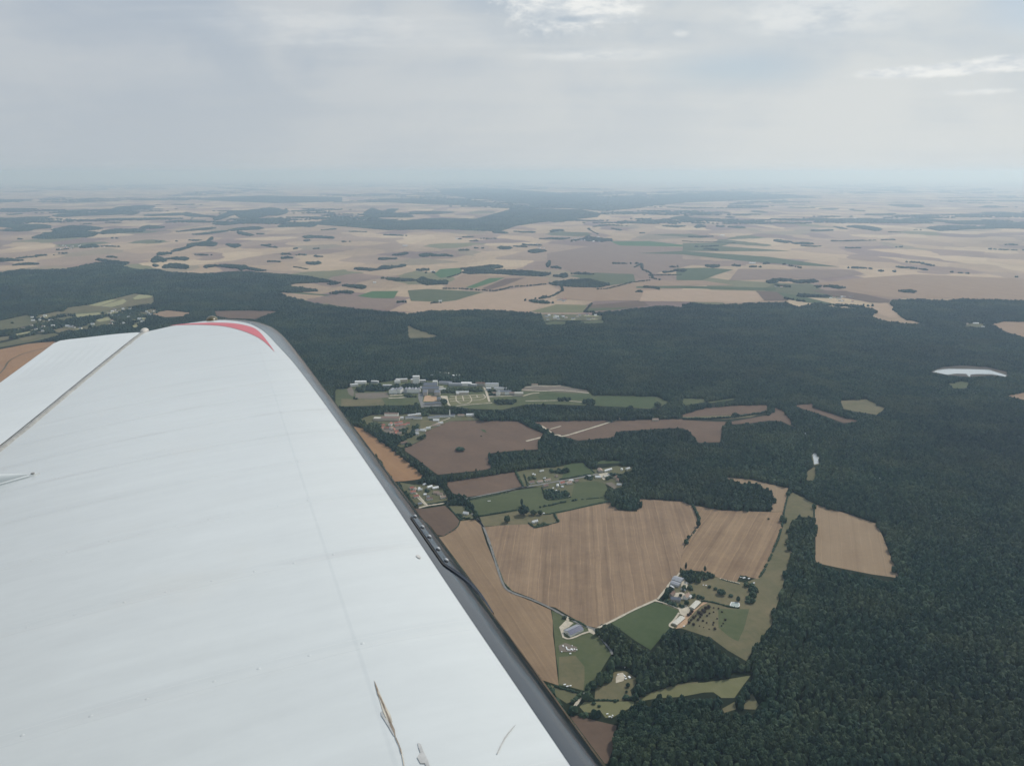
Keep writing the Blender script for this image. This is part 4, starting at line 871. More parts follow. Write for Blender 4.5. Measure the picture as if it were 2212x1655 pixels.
for t, x, y, w, h, lab in [
    ('E', 1072, 1078, 15, 18, 'round dark tree standing alone in the dry paddock'),
    ('E', 1178, 1030, 24, 24, 'huge dark tree, biggest of the row at the pasture edge'),
    ('J', 235, 780, 6, 20, 'thin spire tree rising behind the huge dark tree'),
    ('E', 1243, 1030, 15, 13, 'middle tree of the row at the pasture edge'),
    ('E', 1285, 1030, 11, 12, 'smallest tree at the right end of the pasture edge row'),
    ('J', 885, 290, 15, 13, 'round tree at the corner of the green paddock behind the hamlet'),
    ('J', 890, 640, 13, 13, 'dark tree at the corner of the hamlet garden block'),
    ('I', 1292, 925, 26, 11, 'lone low bush in the middle of the big brown field'),
    ('F', 38, 1185, 8, 9, 'small lone tree at the foot of the hedge line in the stubble'),
    ('F', 100, 1105, 9, 15, 'upright tree at the lower end of the hedge line in the stubble'),
    ('K', 735, 235, 4, 17, 'slim poplar behind the farm'),
    ('K', 1012, 260, 5, 13, 'pointed cypress in the tree group behind the farm'),
    ('K', 1250, 590, 16, 11, 'wide bushy tree in the middle of the farm paddock'),
    ('K', 1165, 520, 7, 5, 'small bush left of the wide paddock tree'),
    ('K', 1080, 490, 7, 5, 'small bush at the upper side of the farm paddock'),
    ('K', 1390, 620, 8, 5, 'low bush right of the wide paddock tree'),
    ('K', 1495, 690, 8, 11, 'blue green tree at the right end of the farm paddock'),
    ('K', 745, 740, 9, 10, 'tree beside the brown gabled farmhouse'),
    ('K', 660, 620, 6, 6, 'small tree in the farm courtyard corner'),
    ('F', 300, 445, 14, 12, 'tree on the brow of the brown field'),
    ('F', 340, 395, 22, 14, 'dark tree on the rough strip below the crescent field'),
    ('I', 1545, 600, 30, 24, 'tall pointed conifers at the top of the brown field'),
    ('E', 2045, 335, 26, 20, 'dark tree at the right end of the estate meadow'),
    ('E', 1870, 345, 16, 13, 'small tree on the edge of the estate meadow'),
    ('L', 1185, 1190, 7, 7, 'small tree in the brown clearing'),
    ('L', 1165, 1275, 4, 4, 'tiny bush in the brown clearing'),
    ('L', 1160, 1360, 9, 6, 'bush at the hedge under the brown clearing'),
    ('L', 1220, 1370, 7, 5, 'second bush at the hedge under the brown clearing'),
    ('L', 690, 1440, 6, 4, 'low bush in the yellow meadow'),
    ('L', 770, 1480, 5, 3, 'lower bush in the yellow meadow'),
    ('M', 1100, 540, 8, 8, 'round tree by the crossroads pond'),
    ('M', 1445, 600, 8, 10, 'tree on the corner of the hamlet road'),
    ('L', 270, 200, 8, 5, 'bush beside the barn drive'),
    ('L', 1000, 1410, 5, 3, 'shrub on the long hedge under the brown clearing'),
    ('I', 870, 800, 14, 12, 'dark tree at the corner of the brown field'),
    ('I', 1520, 770, 5, 3, 'speck of a bush on the upper brown field'),
    ('F', 555, 1060, 5, 4, 'tiny thorn bush on the east stubble'),
    ('A', 80, 1108, 14, 10, 'round tree in the meadow at the left margin'),
    ('A', 75, 1205, 18, 14, 'dark tree on the strips at the left margin'),
]:
    single_tree(t, x, y, w, h, lab)
ORCH = [(775,900,1),(800,880,1),(825,850,1),(850,935,1),(880,905,.6),(925,865,1.1),(960,890,1),(985,830,1),(1010,850,1),(1025,800,1.1),(1070,785,1.2),(945,925,.7),(915,965,.9),(985,980,.7),(812,970,.7),(785,1005,.9),(850,1035,.9),(1045,905,.6),(1080,870,.6),(1140,790,.5),(1210,800,.6),(1190,945,.5),(1140,1005,.6),(1130,1035,.5),(1158,1095,.8),(1040,1005,.5),(1310,965,.7),(1280,1015,.5),(935,1050,.4),(1075,1095,.4),(995,1070,.35),(1260,850,.6),(1255,1050,.5),(1140,850,.5)]
for x, y, s in ORCH:
    single_tree('K', x, y, 6.3 * s, 5.2 * s, 'small round orchard tree on the slope below the poultry houses', 'orchard trees', 'orchard_tree', True)

def hedge(t, L, w, h, label, gaps=0.0):
    pts = [np.array(ground_at(px(t, *q))) for q in L]
    bm = bmesh.new()
    tot = 0
    for a, b in zip(pts[:-1], pts[1:]):
        d = np.linalg.norm(b - a); n = max(1, int(d / (w * .55)))
        for k in range(n):
            tot += 1
            if gaps and mnoise.noise((tot * .21, w, a[0])) < gaps - .4: continue
            q = a + (b - a) * (k + .5) / n + rng.normal(0, w * .1, 2)
            s = random.uniform(.75, 1.3)
            r = bmesh.ops.create_icosphere(bm, subdivisions=2, radius=.5)
            off = Vector((random.uniform(-9, 9), random.uniform(-9, 9), 0))
            for v in r['verts']:
                kx = 1 + .45 * mnoise.noise(v.co * 3.2 + off)
                v.co = Vector((v.co.x * w * s * kx + q[0], v.co.y * w * s * kx + q[1], max(0, (v.co.z * 1.2 + .42) * h * s * kx)))
    me = bpy.data.meshes.new('hedge'); bm.to_mesh(me); bm.free()
    return tag(link('hedge', me, M_LEAF), label, 'hedge')
hedge('F', [(65,975),(85,1010),(105,1060),(105,1100)], 6, 6, 'bushy hedge line dividing the two stubble fields')
hedge('F', [(105,1100),(70,1150),(30,1190)], 2.5, 1.5, 'low grassy bank under the hedge line in the stubble', .3)
hedge('F', [(690,875),(672,940),(655,1008)], 3.5, 3, 'hedge between the pale strip and the grass valley')
hedge('F', [(655,1010),(648,1080),(620,1180),(570,1300),(520,1400),(490,1445)], 4.5, 3.5, 'long ragged hedge between stubble and grass valley', .25)
hedge('F', [(850,960),(850,1040)], 3, 2.5, 'short hedge at the top of the pale stubble field')
hedge('E', [(890,1042),(1000,1022),(1140,1000)], 4, 3, 'hedge along the foot of the long pasture')
hedge('J', [(490,805),(560,790),(700,765),(800,735),(950,715),(1040,695)], 5, 3.5, 'gappy hedge across the long pasture', .3)
hedge('J', [(1080,690),(1200,680),(1420,660)], 3, 2, 'thin fence hedge at the right of the long pasture', .2)
hedge('J', [(540,905),(640,900),(720,880),(900,850),(1200,780),(1540,705)], 3.5, 2.5, 'straight hedge between pasture and striped stubble')
hedge('J', [(700,890),(735,960),(765,1015)], 5, 4, 'thick dark hedge at the corner of the striped stubble')
hedge('J', [(330,1030),(430,1100),(520,1080),(620,1060)], 4, 3.5, 'angled hedge round the cottage at the field edge')
hedge('J', [(620,1055),(760,1015)], 2.5, 1.5, 'low hedge right of the cottage at the field edge')
hedge('J', [(530,520),(560,600),(605,690)], 3, 2.5, 'hedge on the left side of the hamlet garden block')
hedge('J', [(605,695),(760,685),(950,655)], 4, 3, 'hedge along the foot of the hamlet garden block')
hedge('J', [(150,290),(200,400),(260,500)], 6, 4.5, 'hedge between brown field and hamlet meadow')
hedge('J', [(270,330),(300,420),(325,500)], 3.5, 3, 'hedge beside the first hamlet garden')
hedge('J', [(790,400),(900,385),(1060,355),(1240,325)], 4, 3, 'roadside hedge under the green paddock')
hedge('J', [(1230,250),(1290,305)], 3, 2.5, 'hedge at the end of the green paddock')
hedge('M', [(1215,500),(1300,515),(1395,530)], 7, 6, 'clipped dark hedge block at the corner of the brown field')
hedge('M', [(960,390),(1040,470),(1090,540)], 4, 3.5, 'hedge between brown field and wing hamlet')
hedge('M', [(650,670),(800,650),(980,615)], 4, 3, 'hedge along the lane of the wing hamlet')
hedge('M', [(1450,560),(1700,510),(2000,450),(2190,410)], 2.5, 1.5, 'low hedge along the straight road')
hedge('M', [(1480,580),(1750,530),(2190,440)], 2.5, 1.5, 'low hedge on the pasture side of the straight road', .2)
hedge('M', [(1050,700),(1120,790),(1200,880),(1270,965)], 3, 2, 'hedge between small brown field and house plot')
hedge('M', [(1450,650),(1560,800),(1620,890)], 6, 5, 'thick hedge along the top of the pasture lane')
hedge('M', [(1620,890),(1720,890),(1900,850),(2190,810)], 2.5, 1.8, 'hedge along the foot of the pasture near the lane', .1)
hedge('M', [(1270,990),(1230,1090),(1120,1170),(960,1270)], 2.5, 1.5, 'ragged boundary under the small brown field', .2)
hedge('L', [(130,1190),(250,1225),(470,1285)], 4, 3, 'dark hedge by the olive paddock next to the wing')
hedge('L', [(690,1390),(850,1390),(1050,1395)], 3, 2.5, 'long hedge under the brown clearing')
hedge('L', [(330,205),(440,240),(540,300),(590,330)], 4, 2.5, 'hedge between barn and track')
hedge('L', [(380,1420),(460,1360),(520,1290)], 6, 5, 'hedge left of the cream lane')
hedge('K', [(340,670),(460,720),(620,780)], 4, 2.5, 'hedge along the farm drive')
hedge('K', [(960,690),(1100,700),(1250,740),(1370,775),(1510,790)], 3.5, 2.5, 'hedge between paddock and orchard')
hedge('K', [(1250,370),(1330,395),(1510,440)], 2.5, 1.5, 'low hedge along the wall path')
hedge('F', [(0,413),(150,412),(300,405),(480,380),(560,360),(585,335)], 8, 6, 'hedge round the foot of the crescent field')
hedge('G', [(965,225),(1000,330),(1050,470),(1100,522)], 2, 1, 'grassy verge of the curving farm track')

# ------------------------------------------------------------------ buildings
WALLS = {'white': (.82, .8, .74), 'cream': (.56, .5, .4), 'stone': (.4, .37, .32), 'grey': (.42, .43, .44), 'wood': (.2, .15, .11)}
ROOFS = {'brown': (.2, .13, .1), 'red': (.36, .14, .1), 'slate': (.19, .2, .225), 'grey': (.3, .31, .33), 'pale': (.6, .6, .58), 'white': (.78, .78, .76), 'cream': (.56, .53, .45), 'tan': (.36, .26, .2)}
for k, c in WALLS.items(): WALLS[k] = plain('wall_' + k, c, .85, .2, .1, .3)
for k, c in ROOFS.items(): ROOFS[k] = plain('roof_' + k, c, .75, .3, .16, .6)
M_DARK = plain('dark_opening', (.03, .03, .035), .5)
def box(bm, x0, x1, y0, y1, z0, z1):
    v = [bm.verts.new((x, y, z)) for z in (z0, z1) for x, y in ((x0, y0), (x1, y0), (x1, y1), (x0, y1))]
    for f in ((3, 2, 1, 0), (4, 5, 6, 7), (0, 1, 5, 4), (1, 2, 6, 5), (2, 3, 7, 6), (3, 0, 4, 7)): bm.faces.new([v[i] for i in f])
def done(bm, name, mat, parent):
    bmesh.ops.recalc_face_normals(bm, faces=bm.faces[:])
    me = bpy.data.meshes.new(name); bm.to_mesh(me); bm.free()
    return link(name, me, mat, parent)
def gable(bm, L, W, e, r, o=.4, th=.25, hip=0.0):
    """A pitched roof of real thickness over an L x W plan, eaves at e, ridge r above them."""
    for s in (-1, 1):
        a = [(-L / 2 - o, s * (W / 2 + o), e - o * r / (W / 2)), (L / 2 + o, s * (W / 2 + o), e - o * r / (W / 2)), (L / 2 + o - hip, 0, e + r), (-L / 2 - o + hip, 0, e + r)]
        lo = [bm.verts.new(p) for p in a]; hi = [bm.verts.new((p[0], p[1], p[2] + th)) for p in a]
        bm.faces.new(hi); bm.faces.new(lo[::-1])
        for i in range(4): bm.faces.new((lo[i], lo[(i + 1) % 4], hi[(i + 1) % 4], hi[i]))
    if hip:
        for s in (-1, 1):
            p = [(s * (L / 2 + o), -(W / 2 + o), e - o * r / (W / 2) + .02), (s * (L / 2 + o), W / 2 + o, e - o * r / (W / 2) + .02), (s * (L / 2 + o - hip), 0, e + r + th)]
            bm.faces.new([bm.verts.new(q) for q in p])
def house(t, x, y, L, W, e, r, rot, roof, wall, label, cat='house', group=None, name='house', chimney=True, wins=3, flat=False, hip=0.0, z0=0.0):
    root = empty(name, (*ground_at(px(t, x, y)), z0), R(rot))
    tag(root, label, cat, group); e *= 1.15
    bm = bmesh.new(); box(bm, -L / 2, L / 2, -W / 2, W / 2, -.3, e)
    if not flat and not hip:
        for s in (-1, 1):
            bm.faces.new([bm.verts.new(p) for p in ((s * L / 2, -W / 2, e), (s * L / 2, W / 2, e), (s * L / 2, 0, e + r))])
    done(bm, 'wall', WALLS[wall], root)
    bm = bmesh.new()
    if flat: box(bm, -L / 2 - .3, L / 2 + .3, -W / 2 - .3, W / 2 + .3, e, e + .5)
    else: gable(bm, L, W, e, r, hip=hip)
    rf = done(bm, 'roof', ROOFS[roof], root)
    if chimney and not flat:
        bm = bmesh.new(); box(bm, L * .28, L * .28 + .9, -.5, .5, e + r * .5, e + r + 1.2); done(bm, 'chimney', ROOFS['brown'], rf)
    for i in range(wins):
        bm = bmesh.new(); cx = (i + .5) / wins * L - L / 2
        if i == wins // 2 and wins > 1: box(bm, cx - .55, cx + .55, -W / 2 - .06, -W / 2 + .02, 0, 2.2); done(bm, 'door', M_DARK, root)
        else: box(bm, cx - .7, cx + .7, -W / 2 - .05, -W / 2 + .02, 1.1, 2.4); done(bm, 'window', M_DARK, root)
    return root
def rdir(t, a, b):
    p, q = ground_at(px(t, *a)), ground_at(px(t, *b))
    return math.degrees(math.atan2(q[1] - p[1], q[0] - p[0]))
RJ = rdir('J', (0, 580), (1290, 330))
RM = rdir('M', (520, 730), (980, 645))
# the solar barn
RB = rdir('L', (340, 440), (535, 350))
sb = empty('barn', (*ground_at(px('L', 400, 395)), 0), R(RB)); tag(sb, 'white barn with a dark blue solar roof beside the curving track', 'barn')
bL, bW, bE, bR = 31.0, 19.0, 4.6, 3.4
bm = bmesh.new(); box(bm, -bL / 2, bL / 2, -bW / 2, bW / 2, -.3, bE)
for s in (-1, 1): bm.faces.new([bm.verts.new(p) for p in ((s * bL / 2, -bW / 2, bE), (s * bL / 2, bW / 2, bE), (s * bL / 2, 0, bE + bR))])
done(bm, 'wall', WALLS['white'], sb)
bm = bmesh.new(); gable(bm, bL, bW, bE, bR); rf = done(bm, 'roof', ROOFS['grey'], sb)
ms, nts, bs = new_mat('solar_panel'); bs.inputs['Roughness'].default_value = .22
gS = nts.nodes.new('ShaderNodeTexCoord').outputs['Object']
br = nts.nodes.new('ShaderNodeTexBrick'); br.offset = 0; nts.links.new(mapping(nts, gS, (.6, .6, 1)), br.inputs['Vector'])
br.inputs['Color1'].default_value = (.035, .045, .10, 1); br.inputs['Color2'].default_value = (.045, .055, .12, 1); br.inputs['Mortar'].default_value = (.12, .13, .17, 1); br.inputs['Mortar Size'].default_value = .015
nts.links.new(br.outputs[0], bs.inputs['Base Color'])
bm = bmesh.new(); sl = bR / (bW / 2)
v = [bm.verts.new((x, y, bE + bR - abs(y) * sl + .3)) for x, y in ((-bL / 2 - .2, -bW / 2 - .3), (bL / 2 + .2, -bW / 2 - .3), (bL / 2 + .2, -.3), (-bL / 2 - .2, -.3))]
bm.faces.new(v); r_ = bmesh.ops.extrude_face_region(bm, geom=bm.faces[:]); bmesh.ops.translate(bm, vec=(0, 0, .12), verts=[q for q in r_['geom'] if isinstance(q, bmesh.types.BMVert)])
done(bm, 'solar_panels', ms, rf)
bm = bmesh.new(); box(bm, -bL / 2 - .06, -bL / 2 + .02, -3.5, 3.5, 0, 4.2); done(bm, 'door', ROOFS['cream'], sb)

RK = rdir('K', (560, 1060), (740, 900))
house('K', 870, 755, 29, 10, 2.6, 1.3, rdir('K', (815, 800), (925, 690)), 'cream', 'cream', 'upper long cream poultry house of the farm', 'poultry house', None, 'poultry_house', False, 0)
house('K', 632, 985, 31, 10, 2.6, 1.3, RK, 'cream', 'cream', 'lower long cream poultry house of the farm', 'poultry house', None, 'poultry_house', False, 0)
RS = rdir('K', (500, 480), (640, 340))
house('K', 620, 395, 19, 17, 4.5, 2.0, RS - 90, 'grey', 'grey', 'large grey metal shed at the top of the farm', 'shed', None, 'farm_shed', False, 0)
house('K', 585, 455, 18, 11, 4.2, 1.6, RS - 90, 'grey', 'grey', 'lower grey metal shed next to the large one', 'shed', None, 'farm_shed', False, 0)
house('K', 540, 492, 9, 2.6, 2.4, .5, RS - 110, 'white', 'white', 'little white tank roof beside the grey sheds', 'shed', None, 'farm_shed', False, 0)
house('K', 540, 605, 15, 7, 4.0, 3.0, RS, 'brown', 'stone', 'brown roofed wing on the left of the farm courtyard', 'farmhouse', None, 'farmhouse')
house('K', 590, 680, 19, 9, 4.2, 3.4, RK - 62, 'slate', 'stone', 'dark slate house at the foot of the farm courtyard', 'farmhouse', None, 'farmhouse')
house('K', 745, 640, 15, 9, 4.4, 4.2, RK, 'tan', 'white', 'brown gabled farmhouse with a white end wall', 'farmhouse', None, 'farmhouse')
house('K', 795, 640, 7, 5, 3.0, 2.4, RK, 'pale', 'white', 'small white lean-to beside the gabled farmhouse', 'shed', None, 'farm_shed', False, 1)
house('K', 700, 540, 9, 4, 3.0, 1.4, RS - 90, 'grey', 'stone', 'small grey store in the farm lane', 'shed', None, 'farm_shed', False, 0)
# covered ring with a white rim in the paddock
rp = plan(trace(('K', [(1372,748),(1395,705),(1510,716),(1520,755),(1500,784),(1388,764)])))
c0 = rp.mean(0)
ring = empty('covered_pool', (*c0, 0)); tag(ring, 'white rimmed pale green covered pool in the farm paddock', 'pool')
bm = bmesh.new(); n = len(rp)
for i in range(n):
    a, b = rp[i] - c0, rp[(i + 1) % n] - c0
    q = [(*a, 0), (*b, 0), (*(b * .86), 0), (*(a * .86), 0)]
    lo = [bm.verts.new(p) for p in q]; hi = [bm.verts.new((p[0], p[1], 1.4)) for p in q]
    bm.faces.new(hi)
    for k in range(4): bm.faces.new((lo[k], lo[(k + 1) % 4], hi[(k + 1) % 4], hi[k]))
bmesh.ops.remove_doubles(bm, verts=bm.verts[:], dist=.001)
done(bm, 'rim', ROOFS['white'], ring)
bm = bmesh.new(); bm.faces.new([bm.verts.new((*((p - c0) * .87), 1.2)) for p in rp]); done(bm, 'cover', plain('pool_cover', (.33, .38, .35), .5), ring)

def nth(i): return ['first', 'second', 'third', 'fourth', 'fifth', 'sixth', 'seventh', 'eighth', 'ninth', 'tenth', 'eleventh', 'twelfth', 'thirteenth', 'fourteenth', 'fifteenth', 'sixteenth', 'seventeenth', 'eighteenth', 'nineteenth', 'twentieth'][i]
def row(t, items, where, group, base, chim=True, wins=3):
    """Houses of one place, told apart by what they look like and by their order across the place."""
    items = sorted(items, key=lambda q: q[0])
    for i, it in enumerate(items):
        x, y, L, W, e, r, dr, roof, wall, what = it
        house(t, x, y, L, W, e, r, base + dr, roof, wall, f'{what}, {nth(i)} building from the left {where}', 'house', group, 'house', chim, wins)
row('J', [(380,450,13,9,3.2,3.2,0,'brown','white','white house with a brown roof'), (500,440,14,9,3.2,3,0,'tan','white','white house with a tan roof'), (612,418,16,8,3.2,3,0,'tan','white','long white house'), (580,500,14,9,3.2,3,8,'brown','stone','brown roofed stone house'),
 (755,495,12,6,2.8,2.2,60,'pale','white','pale low outbuilding'), (820,460,13,10,3.6,3.2,0,'red','white','red roofed house'), (920,458,14,11,3.6,3.4,0,'tan','white','broad house with a tan roof'), (948,425,12,8,3.2,2.8,0,'pale','white','pale house against the road'),
 (1030,428,10,8,3.0,2.8,10,'brown','cream','small cream cottage'), (1205,362,11,9,3,2.6,-20,'pale','grey','grey house in trees'), (1340,372,14,8,3.2,2.6,-25,'white','white','white roofed house'), (1455,362,15,9,3.2,2.6,0,'cream','white','white farm store'),
 (1485,275,26,6,4,2.0,10,'white','white','long white roofed barn'), (1372,282,18,12,4.4,3.4,70,'tan','stone','brown barn set crosswise'), (1500,345,14,5,3,2,70,'grey','white','narrow grey shed'),
 (1600,375,12,8,3.4,3.2,20,'brown','cream','brown house under trees'), (1622,420,12,8,3.4,3.2,50,'brown','stone','second brown house under trees'), (1645,485,12,7,3.2,2.8,-30,'pale','white','white gabled house at the wood'),
 (1772,250,13,7,3,2.4,15,'pale','white','pale house deep in the trees'), (1685,262,8,6,2.8,2.4,60,'white','white','little white hut')], 'of the roadside hamlet', None, RJ)
row('J', [(525,283,12,4,2.6,1.2,0,'pale','white','white glasshouse'), (400,328,5,4,2.2,1.4,0,'white','white','small white hut'), (428,338,4,3,2.2,1.4,0,'white','white','smaller white hut'), (740,360,8,5,2.6,2,20,'brown','stone','brown shed'), (565,390,6,4,2.4,1.6,0,'white','white','white garden shed'), (690,530,4,3,2,1.2,0,'white','white','white play hut'), (735,565,4,3,2,1.2,0,'white','white','white shed in the garden block'), (920,645,3,3,2,1.2,0,'white','white','white hut at the garden corner'), (825,508,6,4,2,1.4,-20,'white','white','white caravan shed')], 'in the hamlet back gardens', None, RJ, False, 0)
house('J', 425, 1020, 15, 7, 3.2, 2.8, rdir('J', (370, 1030), (480, 1000)), 'pale', 'white', 'white cottage at the edge of the striped stubble')
house('J', 545, 900, 7, 4, 2.4, 1.2, RJ, 'pale', 'white', 'tiny pale shed under the pasture trees', 'shed', None, 'shed', False, 0)
row('M', [(370,440,14,9,3.2,3,0,'red','white','red roofed house'), (405,385,9,8,3.2,3,50,'tan','white','small tan house'), (345,365,10,8,3.2,3,0,'red','white','upper red roofed house'), (430,525,13,8,3.2,3,0,'red','white','lower red roofed house'), (588,293,8,6,2.8,2.2,30,'white','white','white roofed shed'), (690,342,15,7,3.2,2.4,20,'white','white','long white bungalow'), (800,360,16,8,3.2,2.4,0,'white','white','white L-plan bungalow'), (505,395,12,5,3,2.2,-10,'pale','white','pale courtyard house'), (490,370,5,8,3,2.2,0,'white','white','short pale wing'), (820,455,15,9,3.4,3,-25,'tan','cream','cream house'), (600,487,7,6,2.8,2.2,0,'white','white','white pool house'), (690,570,15,8,3.2,2.8,-5,'brown','white','brown roofed villa'), (660,530,6,9,3,2.4,0,'slate','white','slate wing of the villa'), (950,540,13,7,3.2,2.6,0,'tan','white','tan roofed house'), (890,480,14,7,3.2,2.6,-30,'tan','cream','tan farmhouse'), (1120,585,13,7,3,2.4,-10,'slate','stone','slate roofed house at the crossroads'), (1230,570,12,6,3,2.4,-30,'pale','white','pale house at the crossroads')], 'of the wing hamlet', None, RM)
house('M', 1385, 850, 13, 9, 3.4, 3, RM - 40, 'pale', 'white', 'white gabled house in the fork of the track')
house('M', 500, 665, 10, 6, 3, 2, RM, 'slate', 'stone', 'dark hut right against the wing edge', 'shed', None, 'shed', False, 0)
RI = rdir('I', (420, 690), (740, 640))
row('I', [(a, b, c, d, e, f, g_, h, i, f'{h} roofed {i} house') for a, b, c, d, e, f, g_, h, i, _ in [(450,665,14,9,5,3.6,0,'red','cream',0), (440,690,12,9,4,3.4,30,'red','cream',0), (535,650,11,11,6,4,40,'red','white',0), (600,640,16,9,5,3.6,0,'red','white',0), (640,635,15,9,6,3.6,5,'red','white',0), (610,665,14,9,4,3.4,-10,'red','cream',0), (655,660,13,9,5,3.6,0,'red','cream',0), (690,655,12,8,4,3.4,15,'red','cream',0), (725,640,12,8,4,3.4,-20,'red','white',0), (500,690,12,8,4,3.4,-30,'red','cream',0), (545,688,11,8,4,3.4,20,'tan','white',0), (570,705,13,8,4,3.4,60,'red','cream',0), (600,725,13,8,4,3.4,-15,'red','cream',0), (545,740,13,8,4,3.4,0,'tan','cream',0), (590,745,12,8,4,3.4,40,'red','cream',0), (635,745,11,8,4,3.4,-10,'tan','cream',0)]], 'of the red roofed estate', None, RI, False, 0)
